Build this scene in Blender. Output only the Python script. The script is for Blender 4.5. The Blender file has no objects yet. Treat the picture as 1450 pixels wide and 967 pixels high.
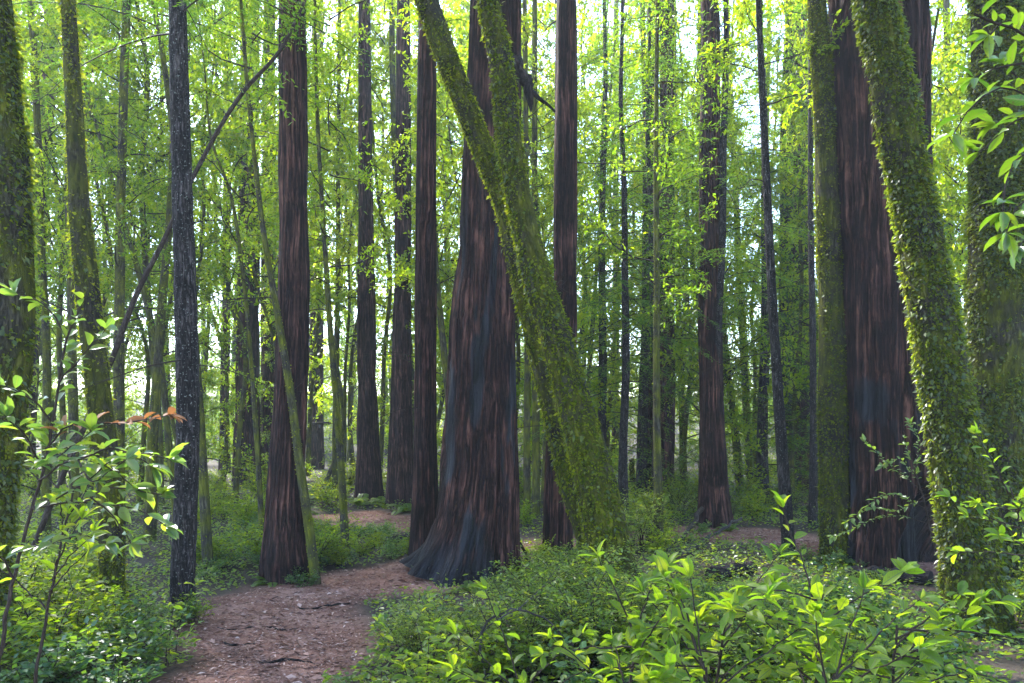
import bpy, math, random
import numpy as np

random.seed(7)
rng = np.random.default_rng(7)
PI = math.pi
C = bpy.context.scene.collection
SC = bpy.context.scene

# ------------------------------------------------------------------ frame
F, CX, HZ, EYE = 1128.0, 725.0, 610.0, 1.7     # lens in photo pixels, centre column, horizon row, eye height


def nrm(v):
    return v / np.maximum(np.linalg.norm(v, axis=-1, keepdims=True), 1e-9)


# ------------------------------------------------------------------ noise
_T = rng.random((256, 256))


def vnoise(x, y, px=0):
    """value noise 0..1; px>0 makes it periodic along x with that period"""
    x = np.asarray(x, float); y = np.asarray(y, float)
    x0 = np.floor(x).astype(int); y0 = np.floor(y).astype(int)
    fx = x - x0; fy = y - y0
    fx = fx * fx * (3 - 2 * fx); fy = fy * fy * (3 - 2 * fy)
    m = px if px else 256
    a, b = (x0 % m) % 256, ((x0 + 1) % m) % 256
    c, d = y0 % 256, (y0 + 1) % 256
    return (_T[a, c] * (1 - fx) + _T[b, c] * fx) * (1 - fy) + (_T[a, d] * (1 - fx) + _T[b, d] * fx) * fy


def fbm(x, y, o=3, px=0):
    s, a, n = 0, 1.0, 0
    for i in range(o):
        k = 2 ** i
        s = s + a * vnoise(np.asarray(x) * k + 17.3 * i * (0 if px else 1), np.asarray(y) * k + 9.1 * i, px * k if px else 0)
        n += a; a *= .5
    return s / n


# ------------------------------------------------------------------ terrain
PATH = np.array([(-1.45, -6), (-1.58, 2.5), (-1.60, 4.6), (-1.74, 5.6), (-2.02, 6.8), (-2.2, 7.9), (-1.95, 8.8), (-1.45, 9.5),
                 (-.7, 10.5), (.6, 11.8), (2.2, 12.9), (3.9, 12.9), (4.9, 12.2), (6.3, 11.7), (9, 12.5), (14, 15)], float)
PW = np.array([.55, .55, .50, .52, .64, .74, .72, .5, .5, .6, .8, 1.0, .8, .8, .6, .6])


def path_dist(x, y):
    x = np.asarray(x, float); y = np.asarray(y, float)
    best = np.full(x.shape, 1e9)
    for i in range(len(PATH) - 1):
        a, b = PATH[i], PATH[i + 1]
        ab = b - a
        t = np.clip(((x - a[0]) * ab[0] + (y - a[1]) * ab[1]) / (ab @ ab), 0, 1)
        d = np.hypot(x - a[0] - t * ab[0], y - a[1] - t * ab[1]) - (PW[i] * (1 - t) + PW[i + 1] * t)
        best = np.minimum(best, d)
    # bare duff round the two great redwoods
    for (cx, cy, r) in ((-.75, 9.0, .7), (-2.9, 15.5, .9), (4.75, 9.9, .85), (4.3, 10.9, .8), (-2.0, 14.6, 1.35), (3.8, 12.8, 1.3)):
        best = np.minimum(best, np.hypot(x - cx, (y - cy)) - r)
    return best


def soil(x, y):
    d = path_dist(x, y) + (fbm(np.asarray(x) * 1.7 + 5, np.asarray(y) * 1.7 + 9, 3) - .5) * .5
    return np.clip(.5 - d / .35, 0, 1)


def height(x, y):
    x = np.asarray(x, float); y = np.asarray(y, float)
    h = (fbm(x * .22 + 40, y * .22 + 40, 3) - .5) * .34
    h = h + .13 * np.exp(-(((x + .55) / 1.0) ** 2 + ((y - 9.75) / .85) ** 2))
    h = h + .14 * np.exp(-(((x - 4.6) / 1.2) ** 2 + ((y - 10.6) / 1.0) ** 2))
    far = np.clip((y - 16) / 40, 0, 3)
    h = h + .35 * far + 3.6 * np.clip((y - 38) / 60, 0, 1.6) ** 1.3
    h = h - .05 * np.clip(.6 - path_dist(x, y), 0, .6) / .6
    return h


def hz(x, y):
    return float(height(np.array([x]), np.array([y]))[0])


def ground_at(px, py):
    """the point of the ground seen at that pixel"""
    d = F * EYE / (py - HZ)
    for _ in range(25):
        x = (px - CX) / F * d
        d = .5 * d + .5 * F * (EYE - hz(x, d)) / (py - HZ)
    x = (px - CX) / F * d
    return np.array([x, d, hz(x, d)])


def at(px, py, d):
    return np.array([(px - CX) / F * d, d, EYE + (HZ - py) / F * d])


# ------------------------------------------------------------------ mesh helpers
class MB:
    """collects quads and triangles with a material slot and a few attributes, then links ONE mesh object"""

    def __init__(self):
        self.v, self.f4, self.f3, self.m4, self.m3 = [], [], [], [], []
        self.n = 0
        self.attr = {}

    def add(self, v, q=None, t=None, mat=0, **attr):
        v = np.asarray(v, float).reshape(-1, 3)
        if q is not None and len(q):
            self.f4.append(np.asarray(q, int).reshape(-1, 4) + self.n); self.m4.append(np.full(len(self.f4[-1]), mat))
        if t is not None and len(t):
            self.f3.append(np.asarray(t, int).reshape(-1, 3) + self.n); self.m3.append(np.full(len(self.f3[-1]), mat))
        for k, a in attr.items():
            self.attr.setdefault(k, []).append((self.n, np.asarray(a, float)))
        self.v.append(v); self.n += len(v)
        return self

    def mesh(self, name, mats, smooth=True):
        me = bpy.data.meshes.new(name)
        v = np.concatenate(self.v)
        me.vertices.add(len(v)); me.vertices.foreach_set('co', v.ravel())
        f4 = np.concatenate(self.f4) if self.f4 else np.zeros((0, 4), int)
        f3 = np.concatenate(self.f3) if self.f3 else np.zeros((0, 3), int)
        m = np.concatenate([x for x in self.m4] + [x for x in self.m3])
        loops = np.concatenate([f4.ravel(), f3.ravel()])
        me.loops.add(len(loops)); me.loops.foreach_set('vertex_index', loops)
        n = len(f4) + len(f3)
        me.polygons.add(n)
        start = np.concatenate([np.arange(len(f4)) * 4, len(f4) * 4 + np.arange(len(f3)) * 3])
        me.polygons.foreach_set('loop_start', start)
        me.polygons.foreach_set('material_index', m.astype(int))
        me.polygons.foreach_set('use_smooth', np.full(n, smooth))
        me.update(calc_edges=True)
        for k, rows in self.attr.items():
            vec = rows[0][1].ndim == 2
            a = me.attributes.new(k, 'FLOAT_VECTOR' if vec else 'FLOAT', 'POINT')
            full = np.zeros((len(v), 3) if vec else len(v))
            for s, val in rows:
                full[s:s + len(val)] = val
            a.data.foreach_set('vector' if vec else 'value', full.ravel())
        for mt in (mats if isinstance(mats, (list, tuple)) else [mats]):
            me.materials.append(mt)
        return me


def obj(name, me, parent=None, loc=(0, 0, 0), rot=(0, 0, 0), sc=(1, 1, 1)):
    o = bpy.data.objects.new(name, me)
    C.objects.link(o)
    o.parent = parent; o.location = loc; o.rotation_euler = rot
    o.scale = (sc, sc, sc) if np.isscalar(sc) else sc
    return o


def thing(name, label, cat, loc=(0, 0, 0), group=None, rz=0.0, sc=1.0):
    o = bpy.data.objects.new(name, None)
    C.objects.link(o)
    o.empty_display_size = .2
    o.location = loc; o.rotation_euler = (0, 0, rz); o.scale = (sc, sc, sc)
    o['label'] = label; o['category'] = cat
    if group: o['group'] = group
    return o


def tag(o, label, cat, group=None):
    o['label'] = label; o['category'] = cat
    if group: o['group'] = group
    return o


def copy_thing(t, loc, rz, sc, label, group):
    r = t.copy(); C.objects.link(r)
    r.location = loc; r.rotation_euler = (0, 0, rz); r.scale = (sc, sc, sc)
    r['label'] = label; r['group'] = group
    for ch in list(t.children):
        c = ch.copy(); C.objects.link(c); c.parent = r
    return r


def spline(pts, n):
    """Catmull-Rom through rows of any width, n samples"""
    p = np.asarray(pts, float)
    if len(p) < 3:
        t = np.linspace(0, 1, n)[:, None]
        return p[0] * (1 - t) + p[-1] * t
    seg = np.linalg.norm(np.diff(p[:, :3], axis=0), axis=1)
    s = np.concatenate([[0], np.cumsum(seg)])
    m = np.gradient(p, s, axis=0)
    u = np.linspace(0, s[-1], n)
    i = np.clip(np.searchsorted(s, u, side='right') - 1, 0, len(p) - 2)
    h = (s[i + 1] - s[i])[:, None]
    t = ((u - s[i])[:, None]) / h
    return ((2 * t ** 3 - 3 * t ** 2 + 1) * p[i] + (t ** 3 - 2 * t ** 2 + t) * h * m[i]
            + (-2 * t ** 3 + 3 * t ** 2) * p[i + 1] + (t ** 3 - t ** 2) * h * m[i + 1])


def tube(mb, pts, r0, r1, sides=5, n=None, mat=0, kink=0):
    p = np.asarray(pts, float)
    p = spline(p, n or max(4, len(p) * 3))
    K = len(p)
    if kink:
        p[1:-1] += rng.normal(0, kink, (K - 2, 3))
    d = nrm(np.gradient(p, axis=0))
    ref = np.array([0.31, .95, .05]) if abs(d[0, 1]) < .9 else np.array([1.0, 0, 0])
    a = nrm(np.cross(d, ref)); b = np.cross(d, a)
    th = np.linspace(0, 2 * PI, sides, endpoint=False)
    r = np.linspace(r0, r1, K)[:, None, None] if np.isscalar(r0) else np.asarray(r0)[:, None, None]
    ring = p[:, None] + r * (np.cos(th)[None, :, None] * a[:, None] + np.sin(th)[None, :, None] * b[:, None])
    k, s = np.meshgrid(np.arange(K - 1), np.arange(sides), indexing='ij')
    s2 = (s + 1) % sides
    q = np.stack([k * sides + s, k * sides + s2, (k + 1) * sides + s2, (k + 1) * sides + s], -1).reshape(-1, 4)
    s_len = np.concatenate([[0], np.cumsum(np.linalg.norm(np.diff(p, axis=0), axis=1))])
    bk = np.stack([np.broadcast_to(np.cos(th) * .03, (K, sides)), np.broadcast_to(np.sin(th) * .03, (K, sides)),
                   np.broadcast_to(s_len[:, None], (K, sides))], -1)
    mb.add(ring, q=q, mat=mat, bark=bk.reshape(-1, 3))
    return p


# leaf shapes: length along y, width along x, fold in z
L4_V = np.array([(0, 0, 0), (-.5, .42, .10), (0, 1, -.06), (.5, .42, .10)])
L4_T = np.array([(0, 2, 1), (0, 3, 2)])
L11_V = np.array([(0, 0, 0), (-.36, .22, .07), (0, .24, .0), (.36, .22, .07), (-.5, .5, .09), (0, .52, -.01), (.5, .5, .09),
                  (-.33, .78, .02), (0, .8, -.06), (.33, .78, .02), (0, 1, -.14)])
L11_T = np.array([(0, 2, 1), (0, 3, 2), (7, 8, 10), (8, 9, 10)])
L11_Q = np.array([(1, 2, 5, 4), (2, 3, 6, 5), (4, 5, 8, 7), (5, 6, 9, 8)])


def leaves(mb, P, D, N, L, W, mat=0, fine=False):
    P = np.asarray(P, float); n = len(P)
    if not n: return
    D = nrm(np.asarray(D, float)); N = np.asarray(N, float)
    X = nrm(np.cross(D, N)); Z = np.cross(X, D)
    L = np.broadcast_to(L, n)[:, None, None]; W = np.broadcast_to(W, n)[:, None, None]
    V = L11_V if fine else L4_V
    v = P[:, None] + X[:, None] * (V[None, :, 0:1] * W) + D[:, None] * (V[None, :, 1:2] * L) + Z[:, None] * (V[None, :, 2:3] * L * (1 if fine else .7))
    o = (np.arange(n) * len(V))[:, None, None]
    if fine:
        uv = np.broadcast_to(np.stack([V[:, 0] * W.mean() / L.mean(), V[:, 1], 0 * V[:, 0]], 1)[None], v.shape)
        mb.add(v, q=(L11_Q[None] + o).reshape(-1, 4), t=(L11_T[None] + o).reshape(-1, 3), mat=mat, leafmap=uv.reshape(-1, 3))
    else:
        mb.add(v, t=(L4_T[None] + o).reshape(-1, 3), mat=mat)


# ------------------------------------------------------------------ materials
def new_mat(name):
    m = bpy.data.materials.new(name); m.use_nodes = True
    nt = m.node_tree; nt.nodes.clear()
    out = nt.nodes.new('ShaderNodeOutputMaterial')
    return m, nt, out


def N(nt, t, **kw):
    n = nt.nodes.new(t)
    for k, v in kw.items():
        if k in n.inputs: n.inputs[k].default_value = v
        else: setattr(n, k, v)
    return n


def ramp(nt, fac, stops):
    r = nt.nodes.new('ShaderNodeValToRGB')
    e = r.color_ramp.elements
    while len(e) < len(stops): e.new(.5)
    for i, (p, c) in enumerate(stops):
        e[i].position = p; e[i].color = (*c, 1)
    nt.links.new(fac, r.inputs[0])
    return r.outputs[0]


def leaf_mat(name, stops, trans, tw=.45, rough=.4, spec=.4, veins=False):
    """one leaf = one mesh island: each gets its own tone"""
    m, nt, out = new_mat(name)
    g = N(nt, 'ShaderNodeNewGeometry')
    oi = N(nt, 'ShaderNodeObjectInfo')
    mx = N(nt, 'ShaderNodeMath', operation='MULTIPLY_ADD'); mx.inputs[1].default_value = .75
    sub = N(nt, 'ShaderNodeMath', operation='MULTIPLY'); sub.inputs[1].default_value = .25
    nt.links.new(oi.outputs['Random'], sub.inputs[0])
    nt.links.new(g.outputs['Random Per Island'], mx.inputs[0]); nt.links.new(sub.outputs[0], mx.inputs[2])
    col = ramp(nt, mx.outputs[0], stops)
    p = N(nt, 'ShaderNodeBsdfPrincipled', Roughness=rough)
    p.inputs['Specular IOR Level'].default_value = spec
    nt.links.new(col, p.inputs['Base Color'])
    tcol = ramp(nt, mx.outputs[0], trans)
    if veins:                                               # midrib, side veins running to the tip, blotches
        a = N(nt, 'ShaderNodeAttribute', attribute_name='leafmap')
        sp = N(nt, 'ShaderNodeSeparateXYZ'); nt.links.new(a.outputs['Vector'], sp.inputs[0])
        ax = N(nt, 'ShaderNodeMath', operation='ABSOLUTE'); nt.links.new(sp.outputs[0], ax.inputs[0])
        ph = N(nt, 'ShaderNodeMath', operation='MULTIPLY_ADD'); ph.inputs[1].default_value = -1.1
        nt.links.new(ax.outputs[0], ph.inputs[0]); nt.links.new(sp.outputs[1], ph.inputs[2])
        fr = N(nt, 'ShaderNodeMath', operation='MULTIPLY'); fr.inputs[1].default_value = 56
        nt.links.new(ph.outputs[0], fr.inputs[0])
        sn = N(nt, 'ShaderNodeMath', operation='SINE'); nt.links.new(fr.outputs[0], sn.inputs[0])
        sv = N(nt, 'ShaderNodeMapRange'); sv.inputs['From Min'].default_value = .55; sv.inputs['From Max'].default_value = 1; sv.inputs['To Max'].default_value = .45
        nt.links.new(sn.outputs[0], sv.inputs[0])
        rb = N(nt, 'ShaderNodeMapRange'); rb.inputs['From Min'].default_value = .03; rb.inputs['From Max'].default_value = .012
        nt.links.new(ax.outputs[0], rb.inputs[0])
        mxv = N(nt, 'ShaderNodeMath', operation='MAXIMUM'); nt.links.new(sv.outputs[0], mxv.inputs[0]); nt.links.new(rb.outputs[0], mxv.inputs[1])
        tcc = N(nt, 'ShaderNodeTexCoord')
        bl = N(nt, 'ShaderNodeTexNoise', Scale=70.0, Detail=4.0); nt.links.new(tcc.outputs['Object'], bl.inputs['Vector'])
        br = N(nt, 'ShaderNodeMapRange'); br.inputs['From Min'].default_value = .60; br.inputs['From Max'].default_value = .72; br.inputs['To Max'].default_value = .7
        nt.links.new(bl.outputs[0], br.inputs[0])
        def over(c, tint, spot):
            m1 = N(nt, 'ShaderNodeMixRGB'); nt.links.new(mxv.outputs[0], m1.inputs[0]); nt.links.new(c, m1.inputs[1]); m1.inputs[2].default_value = (*tint, 1)
            m2 = N(nt, 'ShaderNodeMixRGB'); nt.links.new(br.outputs[0], m2.inputs[0]); nt.links.new(m1.outputs[0], m2.inputs[1]); m2.inputs[2].default_value = (*spot, 1)
            return m2.outputs[0]
        c2 = over(col, (.16, .20, .05), (.08, .07, .02)); nt.links.new(c2, p.inputs['Base Color'])
        tcol = over(tcol, (.20, .28, .03), (.16, .14, .02))
    t = N(nt, 'ShaderNodeBsdfTranslucent'); nt.links.new(tcol, t.inputs[0])
    mix = N(nt, 'ShaderNodeMixShader'); mix.inputs[0].default_value = tw
    nt.links.new(p.outputs[0], mix.inputs[1]); nt.links.new(t.outputs[0], mix.inputs[2])
    nt.links.new(mix.outputs[0], out.inputs[0])
    return m


def bark_mat(name, dark, mid, light, sxy, sz, bump=.5, rough=.85, moss=None, moss_lo=.45, moss_hi=.6, char=False, spots=None):
    """bark laid along the stem (attribute «bark» = round the stem, round the stem, up the stem)"""
    m, nt, out = new_mat(name)
    a = N(nt, 'ShaderNodeAttribute', attribute_name='bark')
    mp = N(nt, 'ShaderNodeMapping'); mp.inputs['Scale'].default_value = (sxy, sxy, sz)
    nt.links.new(a.outputs['Vector'], mp.inputs[0])
    wob = N(nt, 'ShaderNodeTexNoise', Scale=2.2, Detail=3.0); nt.links.new(a.outputs['Vector'], wob.inputs['Vector'])
    wv = N(nt, 'ShaderNodeVectorMath', operation='SCALE'); wv.inputs['Scale'].default_value = .7
    nt.links.new(wob.outputs['Color'], wv.inputs[0])
    wa = N(nt, 'ShaderNodeVectorMath', operation='ADD'); nt.links.new(mp.outputs[0], wa.inputs[0]); nt.links.new(wv.outputs[0], wa.inputs[1])
    n1 = N(nt, 'ShaderNodeTexNoise', Scale=1.0, Detail=5.0, Roughness=.6); nt.links.new(wa.outputs[0], n1.inputs['Vector'])
    rg = N(nt, 'ShaderNodeMath', operation='SUBTRACT'); rg.inputs[1].default_value = .5; nt.links.new(n1.outputs[0], rg.inputs[0])
    ra = N(nt, 'ShaderNodeMath', operation='ABSOLUTE'); nt.links.new(rg.outputs[0], ra.inputs[0])
    fur = N(nt, 'ShaderNodeMapRange'); fur.inputs['From Min'].default_value = .0; fur.inputs['From Max'].default_value = .11
    nt.links.new(ra.outputs[0], fur.inputs[0])              # dark fissures where the fibre noise crosses its middle
    n2 = N(nt, 'ShaderNodeTexNoise', Scale=3.1, Detail=3.0, Roughness=.6); nt.links.new(a.outputs['Vector'], n2.inputs['Vector'])
    n5 = N(nt, 'ShaderNodeTexNoise', Scale=2.9, Detail=4.0, Roughness=.65); nt.links.new(wa.outputs[0], n5.inputs['Vector'])
    mul = N(nt, 'ShaderNodeMath', operation='MULTIPLY_ADD'); mul.inputs[1].default_value = .30
    nt.links.new(n2.outputs[0], mul.inputs[0])
    m5 = N(nt, 'ShaderNodeMath', operation='MULTIPLY'); m5.inputs[1].default_value = .70; nt.links.new(n5.outputs[0], m5.inputs[0]); nt.links.new(m5.outputs[0], mul.inputs[2])
    col = ramp(nt, mul.outputs[0], [(.38, dark), (.50, mid), (.64, light)])
    fm = N(nt, 'ShaderNodeMixRGB'); nt.links.new(fur.outputs[0], fm.inputs[0]); fm.inputs[1].default_value = (*dark, 1); nt.links.new(col, fm.inputs[2])
    col = fm.outputs[0]
    p = N(nt, 'ShaderNodeBsdfPrincipled', Roughness=rough)
    p.inputs['Specular IOR Level'].default_value = .12
    if spots:
        vo = N(nt, 'ShaderNodeTexNoise', Scale=55.0, Detail=3.0); nt.links.new(a.outputs['Vector'], vo.inputs['Vector'])
        sr = N(nt, 'ShaderNodeMapRange'); sr.inputs['From Min'].default_value = .63; sr.inputs['From Max'].default_value = .68
        nt.links.new(vo.outputs[0], sr.inputs[0])
        mx = N(nt, 'ShaderNodeMixRGB'); nt.links.new(sr.outputs[0], mx.inputs[0]); nt.links.new(col, mx.inputs[1])
        mx.inputs[2].default_value = (*spots, 1); col = mx.outputs[0]
    if moss:
        n3 = N(nt, 'ShaderNodeTexNoise', Scale=2.6, Detail=5.0, Roughness=.65); nt.links.new(a.outputs['Vector'], n3.inputs['Vector'])
        r3 = N(nt, 'ShaderNodeMapRange'); r3.inputs['From Min'].default_value = moss_lo; r3.inputs['From Max'].default_value = moss_hi
        nt.links.new(n3.outputs[0], r3.inputs[0])
        mc = ramp(nt, n1.outputs[0], [(.35, moss[0]), (.65, moss[1])])
        mx = N(nt, 'ShaderNodeMixRGB'); nt.links.new(r3.outputs[0], mx.inputs[0]); nt.links.new(col, mx.inputs[1]); nt.links.new(mc, mx.inputs[2])
        col = mx.outputs[0]
    if char:
        c = N(nt, 'ShaderNodeAttribute', attribute_name='char')
        cc = ramp(nt, n1.outputs[0], [(.42, (.004, .004, .005)), (.62, (.030, .031, .037))])
        mx = N(nt, 'ShaderNodeMixRGB'); nt.links.new(c.outputs['Fac'], mx.inputs[0]); nt.links.new(col, mx.inputs[1]); nt.links.new(cc, mx.inputs[2])
        col = mx.outputs[0]
        rr = N(nt, 'ShaderNodeMapRange'); rr.inputs['To Min'].default_value = rough; rr.inputs['To Max'].default_value = .6
        nt.links.new(c.outputs['Fac'], rr.inputs[0]); nt.links.new(rr.outputs[0], p.inputs['Roughness'])
    nt.links.new(col, p.inputs['Base Color'])
    ad = N(nt, 'ShaderNodeMath', operation='MULTIPLY_ADD'); ad.inputs[1].default_value = .5
    nt.links.new(n5.outputs[0], ad.inputs[0]); nt.links.new(fur.outputs[0], ad.inputs[2])
    b = N(nt, 'ShaderNodeBump', Strength=bump, Distance=.03); nt.links.new(ad.outputs[0], b.inputs['Height'])
    nt.links.new(b.outputs[0], p.inputs['Normal'])
    nt.links.new(p.outputs[0], out.inputs[0])
    return m


M = {}
M['bay'] = leaf_mat('bay_leaf', [(0, (.026, .055, .008)), (.5, (.052, .095, .010)), (1, (.09, .125, .012))],
                    [(0, (.125, .27, .010)), (.6, (.285, .455, .010)), (1, (.50, .57, .012))], .52, .45, .2)
M['oak'] = leaf_mat('light_leaf', [(0, (.042, .080, .008)), (.5, (.074, .115, .010)), (1, (.115, .14, .012))],
                    [(0, (.22, .41, .010)), (.6, (.42, .56, .010)), (1, (.61, .635, .012))], .57, .45, .2)
M['needle'] = leaf_mat('needle_spray', [(0, (.020, .048, .010)), (.6, (.042, .080, .012)), (1, (.075, .10, .012))],
                       [(0, (.07, .20, .016)), (.6, (.17, .36, .016)), (1, (.38, .47, .016))], .46, .5, .2)
M['shrub'] = leaf_mat('shrub_leaf', [(0, (.032, .070, .016)), (.5, (.066, .115, .020)), (1, (.105, .14, .02))],
                      [(0, (.17, .32, .02)), (.6, (.38, .52, .02)), (1, (.58, .60, .02))], .46, .36, .4)
M['lime'] = leaf_mat('lime_leaf', [(0, (.035, .085, .012)), (.5, (.075, .14, .014)), (1, (.125, .16, .018))],
                     [(0, (.18, .38, .01)), (.5, (.42, .60, .01)), (1, (.68, .68, .02))], .58, .45, .22, True)
M['gloss'] = leaf_mat('glossy_leaf', [(0, (.020, .055, .024)), (.5, (.035, .085, .035)), (1, (.075, .12, .02))],
                      [(0, (.12, .26, .03)), (.6, (.28, .46, .02)), (1, (.48, .56, .02))], .42, .34, .4)
M['gloss_fine'] = leaf_mat('glossy_sapling_leaf', [(0, (.016, .050, .022)), (.5, (.034, .085, .030)), (1, (.075, .12, .02))],
                      [(0, (.10, .24, .04)), (.6, (.24, .42, .03)), (1, (.44, .54, .03))], .42, .32, .42, True)
M['oak_fine'] = leaf_mat('branch_leaf', [(0, (.026, .070, .012)), (.5, (.058, .115, .012)), (1, (.10, .14, .014))],
                    [(0, (.13, .32, .014)), (.6, (.30, .48, .016)), (1, (.52, .58, .02))], .48, .30, .5, True)
M['dry'] = leaf_mat('dry_leaf', [(0, (.10, .045, .02)), (.5, (.18, .075, .03)), (1, (.27, .14, .06))],
                    [(0, (.22, .08, .03)), (1, (.42, .2, .06))], .3, .7, .2)
M['moss'] = leaf_mat('moss_tuft', [(0, (.016, .026, .004)), (.35, (.040, .058, .005)), (.75, (.098, .120, .008)), (1, (.19, .20, .012))],
                     [(0, (.10, .17, .008)), (.5, (.32, .40, .012)), (1, (.62, .62, .02))], .4, .85, .08)
M['ivy'] = leaf_mat('creeper_leaf', [(0, (.016, .030, .008)), (.5, (.036, .055, .010)), (1, (.085, .10, .014))],
                    [(0, (.10, .18, .02)), (.6, (.28, .36, .02)), (1, (.5, .52, .04))], .38, .42, .4)
M['fern'] = leaf_mat('fern_frond', [(0, (.035, .08, .016)), (1, (.08, .13, .02))], [(0, (.2, .38, .03)), (1, (.4, .5, .04))], .45, .45, .35)
M['redwood'] = bark_mat('redwood_bark', (.007, .004, .004), (.050, .022, .017), (.155, .072, .054), 14, .8, 1.0, .85, char=True)
M['redwood_far'] = bark_mat('redwood_bark_far', (.010, .006, .006), (.050, .025, .021), (.13, .066, .054), 11, 1.0, .9)
M['greybark'] = bark_mat('grey_bark', (.010, .009, .009), (.036, .030, .030), (.12, .10, .098), 26, 5, 1.0, .85, spots=(.17, .18, .165))
M['mossbark'] = bark_mat('mossy_bark', (.016, .014, .010), (.045, .038, .022), (.085, .075, .045), 22, 5, .8, .9,
                         moss=((.014, .018, .003), (.095, .098, .008)), moss_lo=.40, moss_hi=.54)
M['slimbark'] = bark_mat('slim_bark', (.02, .018, .014), (.06, .052, .036), (.12, .11, .075), 26, 4, .6, .85,
                         moss=((.040, .048, .006), (.125, .130, .014)), moss_lo=.42, moss_hi=.58)
M['twig'] = bark_mat('twig_bark', (.02, .014, .011), (.05, .036, .028), (.09, .07, .055), 30, 8, .4)
M['greywood'] = bark_mat('weathered_wood', (.035, .030, .028), (.10, .088, .080), (.19, .17, .16), 30, 3, .8)
M['darkwood'] = bark_mat('rotting_wood', (.010, .009, .009), (.035, .026, .024), (.085, .06, .05), 18, 3, 1.0, .8)


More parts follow.
